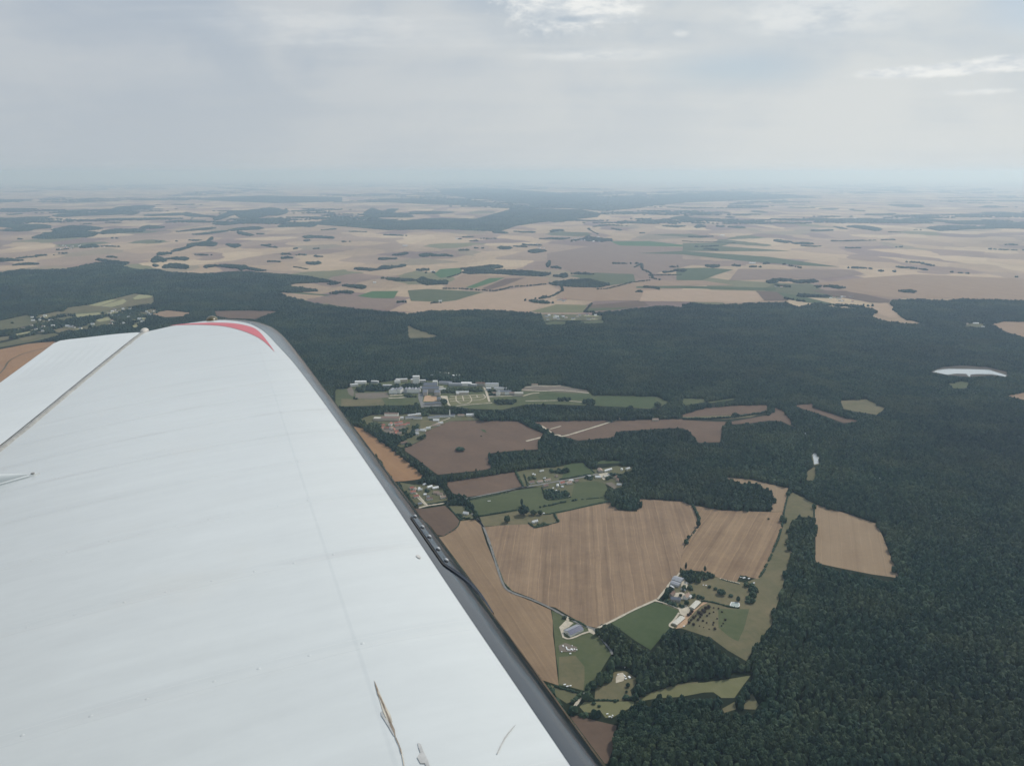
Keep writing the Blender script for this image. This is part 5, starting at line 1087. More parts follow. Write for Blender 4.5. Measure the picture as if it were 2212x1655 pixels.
# long and large buildings of the workshops and the walled estate: t, x, y, length, width, eaves, ridge, turn, roof, wall, flat, label
BIG = [
 ('I',535,590,62,22,8,0,-2,'brown','cream',1,'big flat cream works building with a brown roof'), ('I',420,592,40,16,7,0,-4,'cream','cream',1,'lower cream block joined to the works'), ('I',545,550,46,14,9,3,-2,'brown','white',0,'brown roofed hall behind the works'),
 ('I',640,580,22,10,5,3,10,'pale','white',0,'pale shed right of the works'), ('I',745,575,30,9,5,3,14,'slate','white',0,'slate roofed shed on the works lane'), ('I',775,550,34,8,5,2.5,20,'pale','cream',0,'pale long shed above the works lane'), ('I',830,580,28,9,5,2.5,0,'slate','white',0,'dark roofed shed at the end of the works lane'), ('I',840,540,16,8,5,2.5,5,'pale','white',0,'small pale shed on the tree belt'),
 ('I',1005,570,40,8,4,2.4,8,'slate','white',0,'left of the two long white walled stables'), ('I',1100,560,50,8,4,2.4,6,'slate','white',0,'right of the two long white walled stables'), ('I',1205,555,18,9,5,3,0,'slate','white',0,'white house beside the tall chimney'), ('I',1300,550,22,9,4,3,0,'tan','cream',0,'cream cottage on the field brow'), ('I',1390,547,20,9,5,3,0,'white','white',0,'white roofed cottage on the field brow'), ('I',1425,545,16,9,5,3,10,'pale','white',0,'last pale cottage on the field brow'),
 ('I',1030,602,20,9,4,2.6,0,'white','white',0,'white house at the top of the cottage lane'), ('I',1080,635,16,8,4,3,12,'pale','cream',0,'pale cottage near the top of the lane'), ('I',1050,650,13,8,4,3,20,'tan','white',0,'tan cottage in the middle of the lane'), ('I',1010,660,13,8,4,3,20,'tan','cream',0,'second tan cottage in the lane'), ('I',945,688,14,8,4,3,16,'pale','white',0,'pale cottage in the lower lane'), ('I',890,712,18,9,4,3,-10,'pale','white',0,'white cottage at the foot of the lane'), ('I',820,718,15,9,5,3,40,'slate','white',0,'white gabled cottage at the foot of the lane'), ('I',820,750,14,8,4,3,5,'pale','white',0,'low pale cottage below the lane'), ('I',680,850,20,9,4,3,25,'brown','stone',0,'lone brown house in the trees'),
 ('I',140,222,30,12,7,0,25,'pale','white',1,'white block at the left end of the estate'), ('I',210,195,44,14,8,0,4,'white','white',1,'long white block at the left end of the estate'), ('I',365,188,30,10,7,0,-14,'pale','grey',1,'pale block among the left park trees'), ('I',500,228,34,9,6,0,-3,'pale','grey',1,'low pale block in the park'), ('I',610,190,22,12,9,0,20,'pale','white',1,'pale block beside the tower block'), ('I',655,172,46,12,9,0,6,'pale','cream',1,'long cream block beside the tower block'), ('I',815,200,26,16,28,0,4,'pale','white',1,'square white tower block of the estate'), ('I',785,185,20,14,12,0,4,'pale','cream',1,'low annexe left of the tower block'), ('I',880,178,26,10,7,0,0,'pale','grey',1,'grey block right of the tower block'),
 ('I',948,125,36,14,8,0,-6,'grey','grey',1,'grey hall in the forest edge, leftmost of three'), ('I',1112,103,44,14,8,0,-4,'white','white',1,'white hall in the forest edge, middle of three'), ('I',1226,127,44,14,8,0,-2,'white','white',1,'white hall in the forest edge, rightmost of three'),
 ('I',550,298,26,16,12,4,80,'grey','white',0,'first glass gabled hall of the grey yard'), ('I',590,298,26,16,12,4,80,'slate','white',0,'second glass gabled hall of the grey yard'), ('I',635,292,30,18,13,5,76,'slate','white',0,'third and largest gabled hall of the grey yard'), ('I',700,290,22,12,11,5,84,'slate','grey',0,'slate gabled block, first in the row of five'), ('I',735,288,22,12,11,5,84,'grey','white',0,'grey gabled block, second in the row of five'), ('I',770,290,22,12,11,5,84,'slate','white',0,'slate gabled block, third in the row of five'), ('I',805,290,22,12,11,5,84,'grey','white',0,'grey gabled block, fourth in the row of five'), ('I',838,290,22,12,10,5,84,'slate','white',0,'slate gabled block, last in the row of five'),
 ('I',970,250,52,20,14,8,3,'slate','stone',0,'long slate roof at the back of the manor'), ('I',970,290,64,18,14,8,2,'slate','stone',0,'wide slate main house of the manor'), ('I',915,315,16,30,12,6,0,'slate','stone',0,'left wing of the manor'), ('I',1045,320,20,30,12,6,0,'slate','stone',0,'right wing of the manor'), ('I',965,425,40,8,5,3,4,'slate','stone',0,'low slate gatehouse of the manor, left'), ('I',1045,420,34,8,5,3,4,'slate','stone',0,'low slate gatehouse of the manor, right'), ('I',1060,380,14,14,8,4,0,'slate','stone',0,'slate pavilion beside the courtyard'), ('I',1020,215,18,14,16,0,0,'pale','white',1,'white cube behind the manor'),
 ('I',905,248,34,10,6,0,4,'pale','white',1,'white block left of the manor roofs'), ('I',1065,248,30,10,6,0,0,'cream','cream',1,'cream block right of the manor roofs'), ('I',1100,270,46,10,6,0,2,'pale','white',1,'long white block above the forecourt'), ('I',1130,200,50,14,8,0,-4,'slate','grey',1,'dark flat block behind the park'), ('I',1240,218,52,14,8,0,-2,'grey','grey',1,'grey flat block behind the park'), ('I',1358,216,40,16,10,0,-2,'white','white',1,'bright white block behind the park'), ('I',1425,222,34,10,7,0,-16,'pale','grey',1,'pale slanting block right of the bright one'), ('I',1510,218,36,14,9,4,-6,'brown','stone',0,'brown roofed block at the avenue'),
 ('I',1315,310,48,10,8,3,2,'pale','cream',0,'long cream orangery above the formal garden'), ('I',1265,320,10,10,6,3,2,'pale','cream',0,'small left pavilion of the orangery'), ('I',1637,230,50,18,12,0,-2,'grey','white',1,'large grey roofed white block right of the avenue'), ('I',1728,268,48,14,9,0,-4,'grey','white',1,'grey roofed white block further right'), ('I',1600,268,18,10,8,0,0,'pale','grey',1,'small grey block on the avenue'), ('I',1705,320,16,14,11,6,80,'slate','white',0,'white gabled house on the terrace'), ('I',1670,315,24,10,6,3,6,'tan','stone',0,'low stone house left of the white gabled one'), ('I',1760,312,26,14,10,5,2,'slate','cream',0,'slate roofed cream house on the terrace'), ('I',1810,312,24,14,10,5,2,'slate','white',0,'slate roofed white house on the terrace'), ('I',1860,318,24,10,7,3,0,'tan','stone',0,'low stone range on the terrace'), ('I',1928,325,32,14,9,4,2,'cream','cream',0,'bright cream house at the right end of the terrace'),
 ('E',1250,196,24,8,5,2,0,'tan','cream',0,'pale ruin on the bare terraces'), ('E',2030,422,20,9,5,3,4,'tan','cream',0,'cream house at the forest edge above the brown field'), ('E',1802,414,16,7,5,2,0,'tan','stone',0,'small stone barn where the gravel track ends'),
 ('F',950,318,24,7,4,2,0,'pale','grey',0,'pale shed on the wooded hill'), ('F',1253,806,13,10,7,0,0,'white','white',1,'lone white hut in the right forest'),
 ('C',1895,1110,28,10,5,2,-10,'white','white',0,'white shed in the right forest glade'), ('C',1830,1115,30,10,5,3,20,'tan','stone',0,'tan house in the right forest glade'), ('C',1945,1132,20,9,4,2,-5,'pale','white',0,'low pale shed in the right forest glade'),
]
for t, x, y, L, W, e, r, dr, roof, wall, fl, lab in BIG:
    house(t, x, y, L, W, e, r, dr, roof, wall, lab, 'building', None, 'building', False, 0, bool(fl))
tw = empty('chimney_tower', (*ground_at(px('I', 1178, 558)), 0)); tag(tw, 'tall slender white chimney above the stables', 'chimney')
bm = bmesh.new(); bmesh.ops.create_cone(bm, segments=14, radius1=2.4, radius2=1.6, depth=26, cap_ends=True, matrix=Matrix.Translation((0, 0, 13))); done(bm, 'shaft', WALLS['white'], tw)
bm = bmesh.new(); bmesh.ops.create_cone(bm, segments=14, radius1=2.1, radius2=2.1, depth=1.6, cap_ends=True, matrix=Matrix.Translation((0, 0, 25.4))); done(bm, 'crown_band', ROOFS['grey'], tw)
# white crates in the barn meadow and other small white things
def crate(t, x, y, L, W, h, rot, label, group, name='crate'):
    e = empty(name, (*ground_at(px(t, x, y)), 0), R(rot)); tag(e, label, 'crate', group)
    bm = bmesh.new(); box(bm, -L / 2, L / 2, -W / 2, W / 2, .3, h); done(bm, 'body', WALLS['white'], e)
    bm = bmesh.new(); box(bm, -L / 2 - .15, L / 2 + .15, -W / 2 - .15, W / 2 + .15, h, h + .2); done(bm, 'lid', ROOFS['white'], e)
for x, y, L, W, lab in [(248,608,2,3.4,'white crate standing apart left of the others'), (298,640,1.6,8,'long white trailer, biggest of the white crates'), (322,665,3,1.8,'white crate right behind the long trailer'), (345,668,2.2,1.6,'white crate second from the long trailer'), (370,655,3,3.4,'largest square white crate'), (385,668,2.2,2,'white crate against the square one'), (410,655,1.6,3,'narrow upright white crate'), (443,662,2.4,1.6,'white crate at the right end'), (352,716,3,1.8,'white crate nearest the foreground'), (228,690,1.6,1.6,'small white crate at the lower left'), (380,604,1.2,1.4,'smallest white crate at the top')]:
    crate('L', x, y, L, W, 1.7, 10, lab + ' in the barn meadow', 'white crates in the barn meadow')
for t, x, y, L, W, lab in [('L',1208,1058,3,5,'white trailer beside the sandy circle'), ('L',1140,1040,1.6,4,'white boards at the sandy circle'), ('L',1155,1080,3,2,'white box at the lower side of the sandy circle'), ('L',1040,1020,2,1.5,'white box at the upper side of the sandy circle'), ('L',1208,912,2.6,4,'white hut in the shade above the sandy circle'), ('L',1140,915,2.2,1.4,'pale box in the shade above the sandy circle'), ('L',1280,1012,1.8,1.4,'white box right of the sandy circle'),
    ('L',270,1165,4,1.6,'white heap at the end of the barn meadow'), ('L',310,1190,4,1.6,'second white heap at the end of the barn meadow'), ('L',355,1182,3,1.6,'third white heap at the end of the barn meadow'), ('L',888,1590,3,1.4,'upper white beehive in the yellow meadow'), ('L',920,1630,3,1.4,'middle white beehive in the yellow meadow'), ('L',950,1638,1.4,1.4,'right white beehive in the yellow meadow'), ('L',965,1615,1.4,2.4,'tall white beehive in the yellow meadow'),
    ('K',1530,345,2.5,4,'white wrapped bale at the field corner'), ('K',1580,355,6,2.6,'long white wrapped bales at the field corner'), ('K',1650,365,4,2,'last white wrapped bale at the field corner'), ('K',1720,430,5,2,'pale trailer at the lower field corner'), ('K',990,460,2,1.4,'white trough in the farm paddock'), ('K',1030,465,3,1.4,'second white trough in the farm paddock'), ('K',710,1055,3,1.6,'white box on the sandy apron'), ('K',745,430,2,2.4,'white van sized box in the farm lane'),
    ('M',1815,605,3,2,'white trough in the long pasture'), ('M',1845,603,3,2,'second white trough in the long pasture')]:
    crate(t, x, y, L, W, 1.5, 20, lab, None)
# villages of the plain: a few pixels each
def village(t, items, label, n, spread, group):
    for k in range(n):
        x0, x1, y0, y1 = items
        x, y = rng.uniform(x0, x1), rng.uniform(y0, y1)
        d = ground_at(px(t, x, y))[1]; s = max(1.0, d / 6500)
        house(t, x, y, rng.uniform(13, 22) * s, 9 * s, 4 * s, 3.2 * s, rng.uniform(-30, 30), str(rng.choice(['brown', 'slate', 'white', 'tan', 'red'])), 'white', label, 'house', group, 'house', False, 0)
village('A', (380,760,600,628), 'small house with pale walls in the far village on the left plain', 20, 0, 'houses of the left plain village')
village('B', (1480,1700,548,582), 'tiny pale house in the hazy village right of centre', 22, 0, 'houses of the hazy village')
village('B', (1140,1320,590,625), 'tiny pale house in the hamlet before the hazy village', 8, 0, 'houses of the hazy hamlet')
village('C', (950,1100,935,968), 'pale house of the farm village at the right forest edge', 14, 0, 'houses of the farm village')
for key, lab in [('left margin', 'pale house in the woods at the left margin'), ('wooded village', 'pale house of the wooded village beyond the wing'), ('wing tip', 'pale house among trees left of the wing tip'), ('forest village', 'pale house of the village inside the forest')]:
    for t, x, y in VILL[key]:
        house(t, x, y, rng.uniform(13, 20), 9, 5, 3.4, rng.uniform(-30, 30), str(rng.choice(['brown', 'slate', 'white', 'tan', 'pale'])), 'white', lab, 'house', 'houses of the ' + key, 'house', False, 0, z0=1.2)
village('C', (600,760,862,876), 'house on the commons of the plain', 4, 0, 'houses of the commons')
village('B', (1370,1470,950,968), 'roof of the farm by the wooded stream', 6, 0, 'roofs of the stream farm')
for t, x, y, L, lab in [('B',412,608,60,'big white farm hall on the left plain'), ('B',590,776,34,'white shed beside the dark green field'), ('C',450,720,60,'big white hall on the right plain'), ('C',255,540,60,'white hall by the pasture of the plain'), ('B',215,848,22,'pale house under the lone copse'), ('C',1120,430,90,'far pale hall on the right plain'), ('B',750,562,40,'far pale farm on the middle plain'), ('B',640,968,22,'pale chapel beside the olive field copse')]:
    house(t, x, y, L, L * .4, 7, 3, 5, 'white', 'white', lab, 'hall', None, 'hall', False, 0)
# ------------------------------------------------------------------ the aircraft's wing, in its own axes: x forward along the chord, y outboard, z up
Rt, Dn, Fw = Vector((1, 0, 0)), Vector((0, -sp_, -cp)), Vector((0, cp, -sp_))
def cam_vec(v): return Rt * v[0] + Dn * v[1] + Fw * v[2]
span = Vector((-.344, -.155, .927)).normalized()
chord = Vector((.930, -.147, .338)); chord = (chord - span * span.dot(chord)).normalized()
upv = chord.cross(span).normalized()
EYE = 0.57                                                # eye height above the plane of the wing skin
wx_, wy_, wz_ = cam_vec(chord), cam_vec(span), cam_vec(upv)
WM = Matrix(((wx_.x, wy_.x, wz_.x, 0), (wx_.y, wy_.y, wz_.y, 0), (wx_.z, wy_.z, wz_.z, 0), (0, 0, 0, 1)))
wing = bpy.data.objects.new('aircraft_wing', None); COL.objects.link(wing)
WM.translation = Vector((0, 0, ALT)) - wz_ * EYE
wing.matrix_world = WM; wing.empty_display_size = .3
tag(wing, 'white fabric covered wing of a light aircraft with grey leading edge and red tip flash', 'aircraft wing')
def on_skin(x, y, z=0.0):
    """Wing coordinates of a point traced in the photograph (2212 px frame) lying z above the skin plane."""
    r = Vector(((x - CX) / F, (y - CY) / F, 1.0))
    t = (z - EYE) / r.dot(upv)
    q = r * t
    return Vector((q.dot(chord), q.dot(span), z))
def lerp(a, b, t): return a + (b - a) * t
def interp(x, xs, ys): return float(np.interp(x, xs, ys))
HS = [-1, 2.92, 3.56, 4.9, 6.9, 7.63]; HC = [-.90, -.885, -.862, -.838, -.79, -.752]; HZ = [-.062, -.058, -.052, -.044, -.03, -.02]
def hinge_c(s): return interp(s, HS, HC)
def hinge_z(s): return interp(s, HS, HZ)
def skin_z(c, s):
    z = 0.0
    if c < 0:
        hc, hz = hinge_c(s), hinge_z(s); z += hz * min(1.6, (c / hc) ** 2)
    if c > .06: z -= .36 * (c - .06) ** 2
    return z
def catmull(P, k=8):
    P = [Vector(p) for p in P]; out = []
    for i in range(len(P) - 1):
        p0, p1, p2, p3 = P[max(i - 1, 0)], P[i], P[i + 1], P[min(i + 2, len(P) - 1)]
        for j in range(k):
            t = j / k
            out.append(.5 * (2 * p1 + (p2 - p0) * t + (2 * p0 - 5 * p1 + 4 * p2 - p3) * t * t + (3 * p1 - p0 - 3 * p2 + p3) * t ** 3))
    out.append(P[-1]); return out
# inner edge of the grey paint (B), nose of the section (O), its depth under B (D); from the root round the tip to the hinge
ST = [((.275,-1.4),(.342,-1.4),.075),((.275,.2),(.342,.2),.075),((.275,.68),(.342,.68),.075),((.273,1.2),(.341,1.2),.074),((.274,1.9),(.340,1.9),.073),((.269,2.6),(.337,2.6),.071),((.258,3.4),(.332,3.4),.068),((.241,4.2),(.328,4.25),.066),((.211,5.0),(.318,5.2),.062),((.188,5.6),(.303,5.9),.058),((.161,6.03),(.27,6.5),.054),((.12,6.43),(.205,6.95),.05),((.072,6.74),(.12,7.28),.046),((-.03,7.12),(-.02,7.6),.042),((-.172,7.42),(-.17,7.78),.04),((-.36,7.50),(-.37,7.78),.04),((-.52,7.48),(-.535,7.66),.038),((-.66,7.36),(-.69,7.50),.036),((-.752,7.28),(-.772,7.38),.034)]
Bc = catmull([(b[0], b[1], 0) for b, o, d in ST]); Oc = catmull([(o[0], o[1], d) for b, o, d in ST])

def wing_paint(name, col, rough, dirt):
    m, nt, b = new_mat(name)
    ob = nt.nodes.new('ShaderNodeTexCoord').outputs['Object']
    big = nz(nt, ob, 2.2, 5, 0.6); sm = nz(nt, ob, 26.0, 4, 0.65)
    streak = nz(nt, mapping(nt, ob, (1.4, 14, 1)), 1.5, 4, 0.6)
    f = (big - .5) * (1.1 * dirt) + (streak - .5) * (.9 * dirt) + (sm - .5) * (.5 * dirt) + .5
    c = mixc(nt, f._m('MULTIPLY', 1, clamp=True), [v * .86 for v in col], [min(1, v * 1.06) for v in col])
    return m, nt, b, ob, c
m_skin, nt, b, ob, c = wing_paint('white_wing_fabric', (.715, .735, .70), .4, .55)
sxx = nt.nodes.new('ShaderNodeSeparateXYZ'); nt.links.new(ob, sxx.inputs[0])
X_, Y_ = V(nt, sxx.outputs[0]), V(nt, sxx.outputs[1])
# fabric taut over the ribs: a soft ridge every 0.35 m, slack between, plus the step where the plywood nose begins
rib = (((Y_ + .01) / .355)._m('FRACT') - .5).abs()
ridge = rib.smooth(.5, .42)
tape = rib.smooth(.462, .452)
nose = (X_ - .092 - Y_ * .002).smooth(-.004, .004)
wv = nz(nt, mapping(nt, ob, (1.2, 3, 1)), 2.0, 3, 0.5)
hgt = ridge * .9 + (V(nt, tape.k) * -.25) + nose * .25 + wv * .7
bmp = nt.nodes.new('ShaderNodeBump'); bmp.inputs['Strength'].default_value = .55; bmp.inputs['Distance'].default_value = .0035
nt.links.new(hgt.k, bmp.inputs['Height']); nt.links.new(bmp.outputs[0], b.inputs['Normal'])
# grime that collects behind each rib tape
gr = nz(nt, mapping(nt, ob, (2.2, 7, 1), (0, 0, .05)), 1.6, 5, 0.65)
fg = rib.smooth(.40, .492) * gr.smooth(.46, .70) * .32
c2 = mixc(nt, fg, c, (.50, .49, .47))
yel = nz(nt, mapping(nt, ob, (1, 1, 1), (0, 0, 0), (4, 2, 0)), 3.0, 4, .6).smooth(.56, .75) * .16
c2 = mixc(nt, yel, c2, (.70, .66, .56))
root = (Y_ + X_ * 3.0 + (gr - .5) * 1.6).smooth(-2.2, 2.4)  # shade painted into the skin colour, darker inboard and aft
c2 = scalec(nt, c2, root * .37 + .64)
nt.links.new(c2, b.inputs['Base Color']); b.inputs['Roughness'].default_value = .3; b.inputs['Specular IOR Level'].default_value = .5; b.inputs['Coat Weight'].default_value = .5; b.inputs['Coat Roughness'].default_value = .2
m_lead, nt, b, ob, c = wing_paint('grey_leading_edge_paint', (.165, .18, .20), .25, .6)
nt.links.new(c, b.inputs['Base Color']); b.inputs['Roughness'].default_value = .13; b.inputs['Metallic'].default_value = 1.0
lw = nz(nt, mapping(nt, ob, (5, 1.1, 5)), 2.2, 3, .5); lb = nt.nodes.new('ShaderNodeBump'); lb.inputs['Strength'].default_value = .35; lb.inputs['Distance'].default_value = .012
nt.links.new(lw.k, lb.inputs['Height']); nt.links.new(lb.outputs[0], b.inputs['Normal']); nt.links.new(lb.outputs[0], b.inputs['Coat Normal'])

# upper skin, ruled from the grey edge back to the aileron hinge, and the under skin
N = len(Bc); J = 40
Lb = [0.0]
for i in range(1, N): Lb.append(Lb[-1] + (Bc[i] - Bc[i - 1]).length)
Y15 = max(p.y for p in Bc if p.x > .15)
verts, faces = [], []
for i in range(N):
    p = Bc[i]; sH = min(p.y if p.x > .15 else lerp(Y15, 7.28, min(1, max(0, (.15 - p.x) / .75))), 7.28)
    for j in range(J + 1):
        t = j / J; hc = hinge_c(sH)
        q = Vector((lerp(p.x, hc, t), lerp(p.y, sH, t), 0)); q.z = skin_z(q.x, q.y)
        verts.append(q)
for i in range(N - 1):
    for j in range(J):
        a = i * (J + 1) + j; faces.append((a, a + 1, a + J + 2, a + J + 1))
# rib stitch heads: little flat domes in rows along each rib
def dome(verts, faces, c, s, r, h, n=8):
    z = skin_z(c, s); k0 = len(verts)
    for k in range(n): verts.append((c + r * math.cos(k * 6.283 / n), s + r * math.sin(k * 6.283 / n), z - .0005))
    for k in range(n): verts.append((c + .55 * r * math.cos(k * 6.283 / n), s + .55 * r * math.sin(k * 6.283 / n), z + h))
    for k in range(n): faces.append((k0 + k, k0 + (k + 1) % n, k0 + n + (k + 1) % n, k0 + n + k))
    faces.append(tuple(k0 + n + k for k in range(n)))
for kr in range(1, 20):
    s = kr * .355 - .01
    cc = .10
    while cc > hinge_c(s) + .06:
        if s < 6.9: dome(verts, faces, cc + random.uniform(-.008, .008), s + random.uniform(-.002, .002), random.uniform(.0032, .0045), random.uniform(.0004, .0009))
        cc -= random.uniform(.066, .078)
k0 = len(verts)                                            # under skin
for i in range(N):
    p, o = Bc[i], Oc[i]; sH = min(p.y if p.x > .15 else lerp(Y15, 7.28, min(1, max(0, (.15 - p.x) / .75))), 7.28)
    verts += [(p.x, p.y, -2 * o.z), (hinge_c(sH), sH, hinge_z(sH) - .07 * (1 - .6 * max(0, sH) / 7.3))]
    if i: a = k0 + 2 * i; faces.append((a - 2, a, a + 1, a - 1))
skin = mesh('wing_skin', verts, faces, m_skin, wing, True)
# grey leading edge: half round from the paint line over the nose and under
T = 22
verts, faces = [], []
def lead_pt(i, th, off=0.0):
    p, o = Bc[i], Oc[i]; d = Vector((o.x - p.x, o.y - p.y, 0)); w = d.length; d /= w
    D = o.z
    if th >= 0:
        t0 = R(66); tt = th * t0 / (math.pi / 2)
        X, Z = (math.cos(tt) - math.cos(t0)) / (1 - math.cos(t0)), math.sin(tt) / math.sin(t0)
        ox, oz = math.cos(tt), math.sin(tt)
    else:
        X, Z = math.cos(th), math.sin(th); ox, oz = X, Z
    return Vector((p.x, p.y, skin_z(p.x, p.y) + .0006 - D)) + d * (w * X + off * ox) + Vector((0, 0, D * Z + off * oz))
for i in range(N):
    for j in range(T + 1): verts.append(lead_pt(i, lerp(math.pi / 2, -math.pi / 2, j / T)))
for i in range(N - 1):
    for j in range(T):
        a = i * (T + 1) + j; faces.append((a, a + T + 1, a + T + 2, a + 1))
lead = mesh('leading_edge', verts, faces, m_lead, wing, True)
# red flash on the tip
m_red, nt, b, ob, c = wing_paint('red_flash_paint', (.66, .13, .15), .4, .5)
nt.links.new(c, b.inputs['Base Color']); b.inputs['Roughness'].default_value = .4
t_ = lambda x, y: (x / 2.993, 1200 / 1.8228 + y / 2.993)
outer = catmull([(*t_(*q), 0) for q in [(1098,135),(1180,125),(1290,118.5),(1400,116.5),(1500,119.5),(1580,132),(1640,150),(1680,178),(1712,215),(1742,255),(1775,302)]], 6)
inner = catmull([(*t_(*q), 0) for q in [(1098,135.6),(1180,131),(1290,129.5),(1400,134),(1480,145),(1550,163),(1610,184),(1660,207),(1700,232),(1738,265),(1774,302.5)]], 6)
verts, faces = [], []
KW = 5
for i in range(len(outer)):
    for k in range(KW + 1):
        q = outer[i].lerp(inner[i], k / KW); w = on_skin(q.x, q.y)
        z = skin_z(w.x, w.y); w = on_skin(q.x, q.y, z + .0018); verts.append(w)
    if i:
        for k in range(KW): a = i * (KW + 1) + k; faces.append((a - KW - 1, a, a + 1, a - KW))
flash = mesh('red_flash', verts, faces, m_red, wing, True)

# aileron behind the hinge
m_ail, nt, b, ob, c = wing_paint('white_aileron_paint', (.70, .72, .69), .35, .5)
nt.links.new(c, b.inputs['Base Color']); b.inputs['Roughness'].default_value = .36
stn = [(-1.2, -1.455, -.115), (2, -1.455, -.112), (4, -1.455, -.106), (5.6, -1.456, -.10), (6.8, -1.46, -.055), (7.32, -1.462, -.034), (7.46, -1.44, -.03), (7.50, -1.38, -.03)]
verts, faces = [], []
A_J = 10
for s, tc_, tz in stn:
    sh = min(s, 7.30); hc, hz = hinge_c(sh) + .004, hinge_z(sh) - .003
    tip = max(0, s - 7.2) / .3
    for j in range(A_J + 1):
        t = j / A_J
        y = lerp(min(s, 7.33), s, t)
        verts.append((lerp(hc, tc_, t), y, lerp(hz, tz, t) + .012 * math.sin(t * math.pi) * (1 - t)))
    for j in range(A_J + 1):
        t = 1 - j / A_J
        y = lerp(min(s, 7.33), s, t)
        verts.append((lerp(hc, tc_, t), y, lerp(hz - .07, tz - .006, t)))
q = 2 * (A_J + 1)
for i in range(len(stn) - 1):
    for j in range(q - 1):
        a = i * q + j; faces.append((a, a + 1, a + q + 1, a + q))
faces.append(tuple((len(stn) - 1) * q + j for j in range(q)))
mesh('aileron', verts, faces, m_ail, wing, False)
# hinge seal: a proud grey tape with frayed edges, a knob at its outer end
m_seal = plain('grey_seal_tape', (.33, .325, .30), .8, .2, .2, 40)
verts, faces = [], []
S_ = np.linspace(-1, 7.36, 240)
for i, s in enumerate(S_):
    hc, hz = hinge_c(s), hinge_z(s); w = .014 + .005 * mnoise.noise((s * 7, 0, 0)) + (.006 if s > 6.4 else 0); h = .010 + .004 * mnoise.noise((s * 5, 4, 0))
    for k in range(7):
        a = math.pi * k / 6; verts.append((hc + w * math.cos(a) + .003 * mnoise.noise((s * 11, 9, 0)), s, hz + h * math.sin(a) - .002))
    if i:
        for k in range(6): a = i * 7 + k; faces.append((a - 7, a - 6, a + 1, a))
mesh('hinge_seal', verts, faces, m_seal, wing, True)
m_gap_shade = plain('dark_gap_and_shade', (.06, .06, .055), .9)
verts, faces = [], []
for i, s in enumerate(S_):
    hc, hz = hinge_c(s) - .022 - .002 * mnoise.noise((s * 4, 2, 0)), hinge_z(s)
    w = .0035
    verts += [(hc - w, s, hz - .0005), (hc + w, s, hz + .0012)]
    if i: a = 2 * i; faces.append((a - 2, a - 1, a + 1, a))
mesh('hinge_gap', verts, faces, m_gap_shade, wing)
bm = bmesh.new(); bmesh.ops.create_uvsphere(bm, u_segments=16, v_segments=10, radius=1)
for v in bm.verts: v.co = Vector((hinge_c(7.34) + v.co.x * .034, 7.36 + v.co.y * .11, hinge_z(7.3) + .004 + v.co.z * .026))
o = done(bm, 'hinge_end_cap', plain('cream_cap', (.5, .47, .42), .6), wing)
# navigation light lens on the tip
p = on_skin(495, 688.0)
bm = bmesh.new(); bmesh.ops.create_uvsphere(bm, u_segments=20, v_segments=10, radius=1)
for v in bm.verts: v.co = Vector((-.215 + v.co.x * .052, 7.52 + v.co.y * .10, -.006 + v.co.z * .042))
o = done(bm, 'tip_light', plain('olive_lens', (.12, .105, .06), .35, .5), wing); o.data.polygons.foreach_set('use_smooth', [True] * len(o.data.polygons))
# aileron control fairing at the left of the frame
a0 = on_skin(82, 1025, -.03)
verts, faces = [], []
KF = 16
FL = .34
for i in range(31):
    t = i / 30; c = a0.x - .022 - t * FL; r = .0005 + .05 * t ** .85; h = .002 + .085 * t ** .9; s0 = a0.y + .012 - .01 * t
    for k in range(KF + 1):
        a = math.pi * k / KF; s = s0 + r * math.cos(a)
        verts.append((c, s, skin_z(c, s) + h * math.sin(a) + .002))
    if i:
        for k in range(KF): a = i * (KF + 1) + k; faces.append((a - KF - 1, a - KF, a + 1, a))
fair = mesh('control_fairing', verts, faces, m_ail, wing, True)
verts, faces = [], []
for i in range(31):
    t = i / 30; c = a0.x + .004 - t * (FL + .03); r = .014 * min(1, t * 14) ** .5 + .05 * t + .0005; s0 = a0.y + .006 - .004 * t
    verts += [(c, s0 - r, skin_z(c, s0 - r) - .001), (c, s0 - r, skin_z(c, s0 - r) + .0035), (c, s0 + r, skin_z(c, s0 + r) + .0035), (c, s0 + r, skin_z(c, s0 + r) - .001)]
    if i:
        a = 4 * i
        for k in range(3): faces.append((a - 4 + k, a - 3 + k, a + 1 + k, a + k))
mesh('flange', verts, faces, m_ail, fair)
bm = bmesh.new(); bmesh.ops.create_cone(bm, segments=14, radius1=.006, radius2=.005, depth=.003, cap_ends=True, matrix=Matrix.Translation((a0.x - .014, a0.y + .004, skin_z(a0.x, a0.y) + .005))); done(bm, 'screw', m_seal, fair)

# stall strip on the nose with five screws
def lead_at(s, th, off=0.0):
    i = min(range(N), key=lambda k: abs(Bc[k].y - s) if Bc[k].x > .15 else 99)
    i = max(1, min(N - 2, i)); j = i + 1 if Bc[i].y < s else i - 1
    t = (s - Bc[i].y) / (Bc[j].y - Bc[i].y + 1e-9)
    return lead_pt(i, th, off).lerp(lead_pt(j, th, off), max(0, min(1, t)))
def project(p):
    w = WM @ p - Vector((0, 0, ALT)); zz = w.dot(Fw)
    return (CX + F * w.dot(Rt) / zz, CY + F * w.dot(Dn) / zz)
def lead_hit(x, y):
    """Station and angle on the nose under a traced point."""
    best = None
    for s in np.linspace(.5, 3.0, 251):
        for th in np.linspace(math.pi / 2, .15, 30):
            q = project(lead_at(s, th)); e = (q[0] - x) ** 2 + (q[1] - y) ** 2
            if best is None or e < best[0]: best = (e, s, th)
    return best[1], best[2]
g2 = lambda x, y: (1344 / 1.8228 + x / 2.993, 2008 / 1.8228 + y / 2.993)
top = [lead_hit(*g2(*q)) for q in [(450, 45), (655, 350)]]
(s1, th1), (s2, th2) = top
print('stall strip', s1, th1, s2, th2)
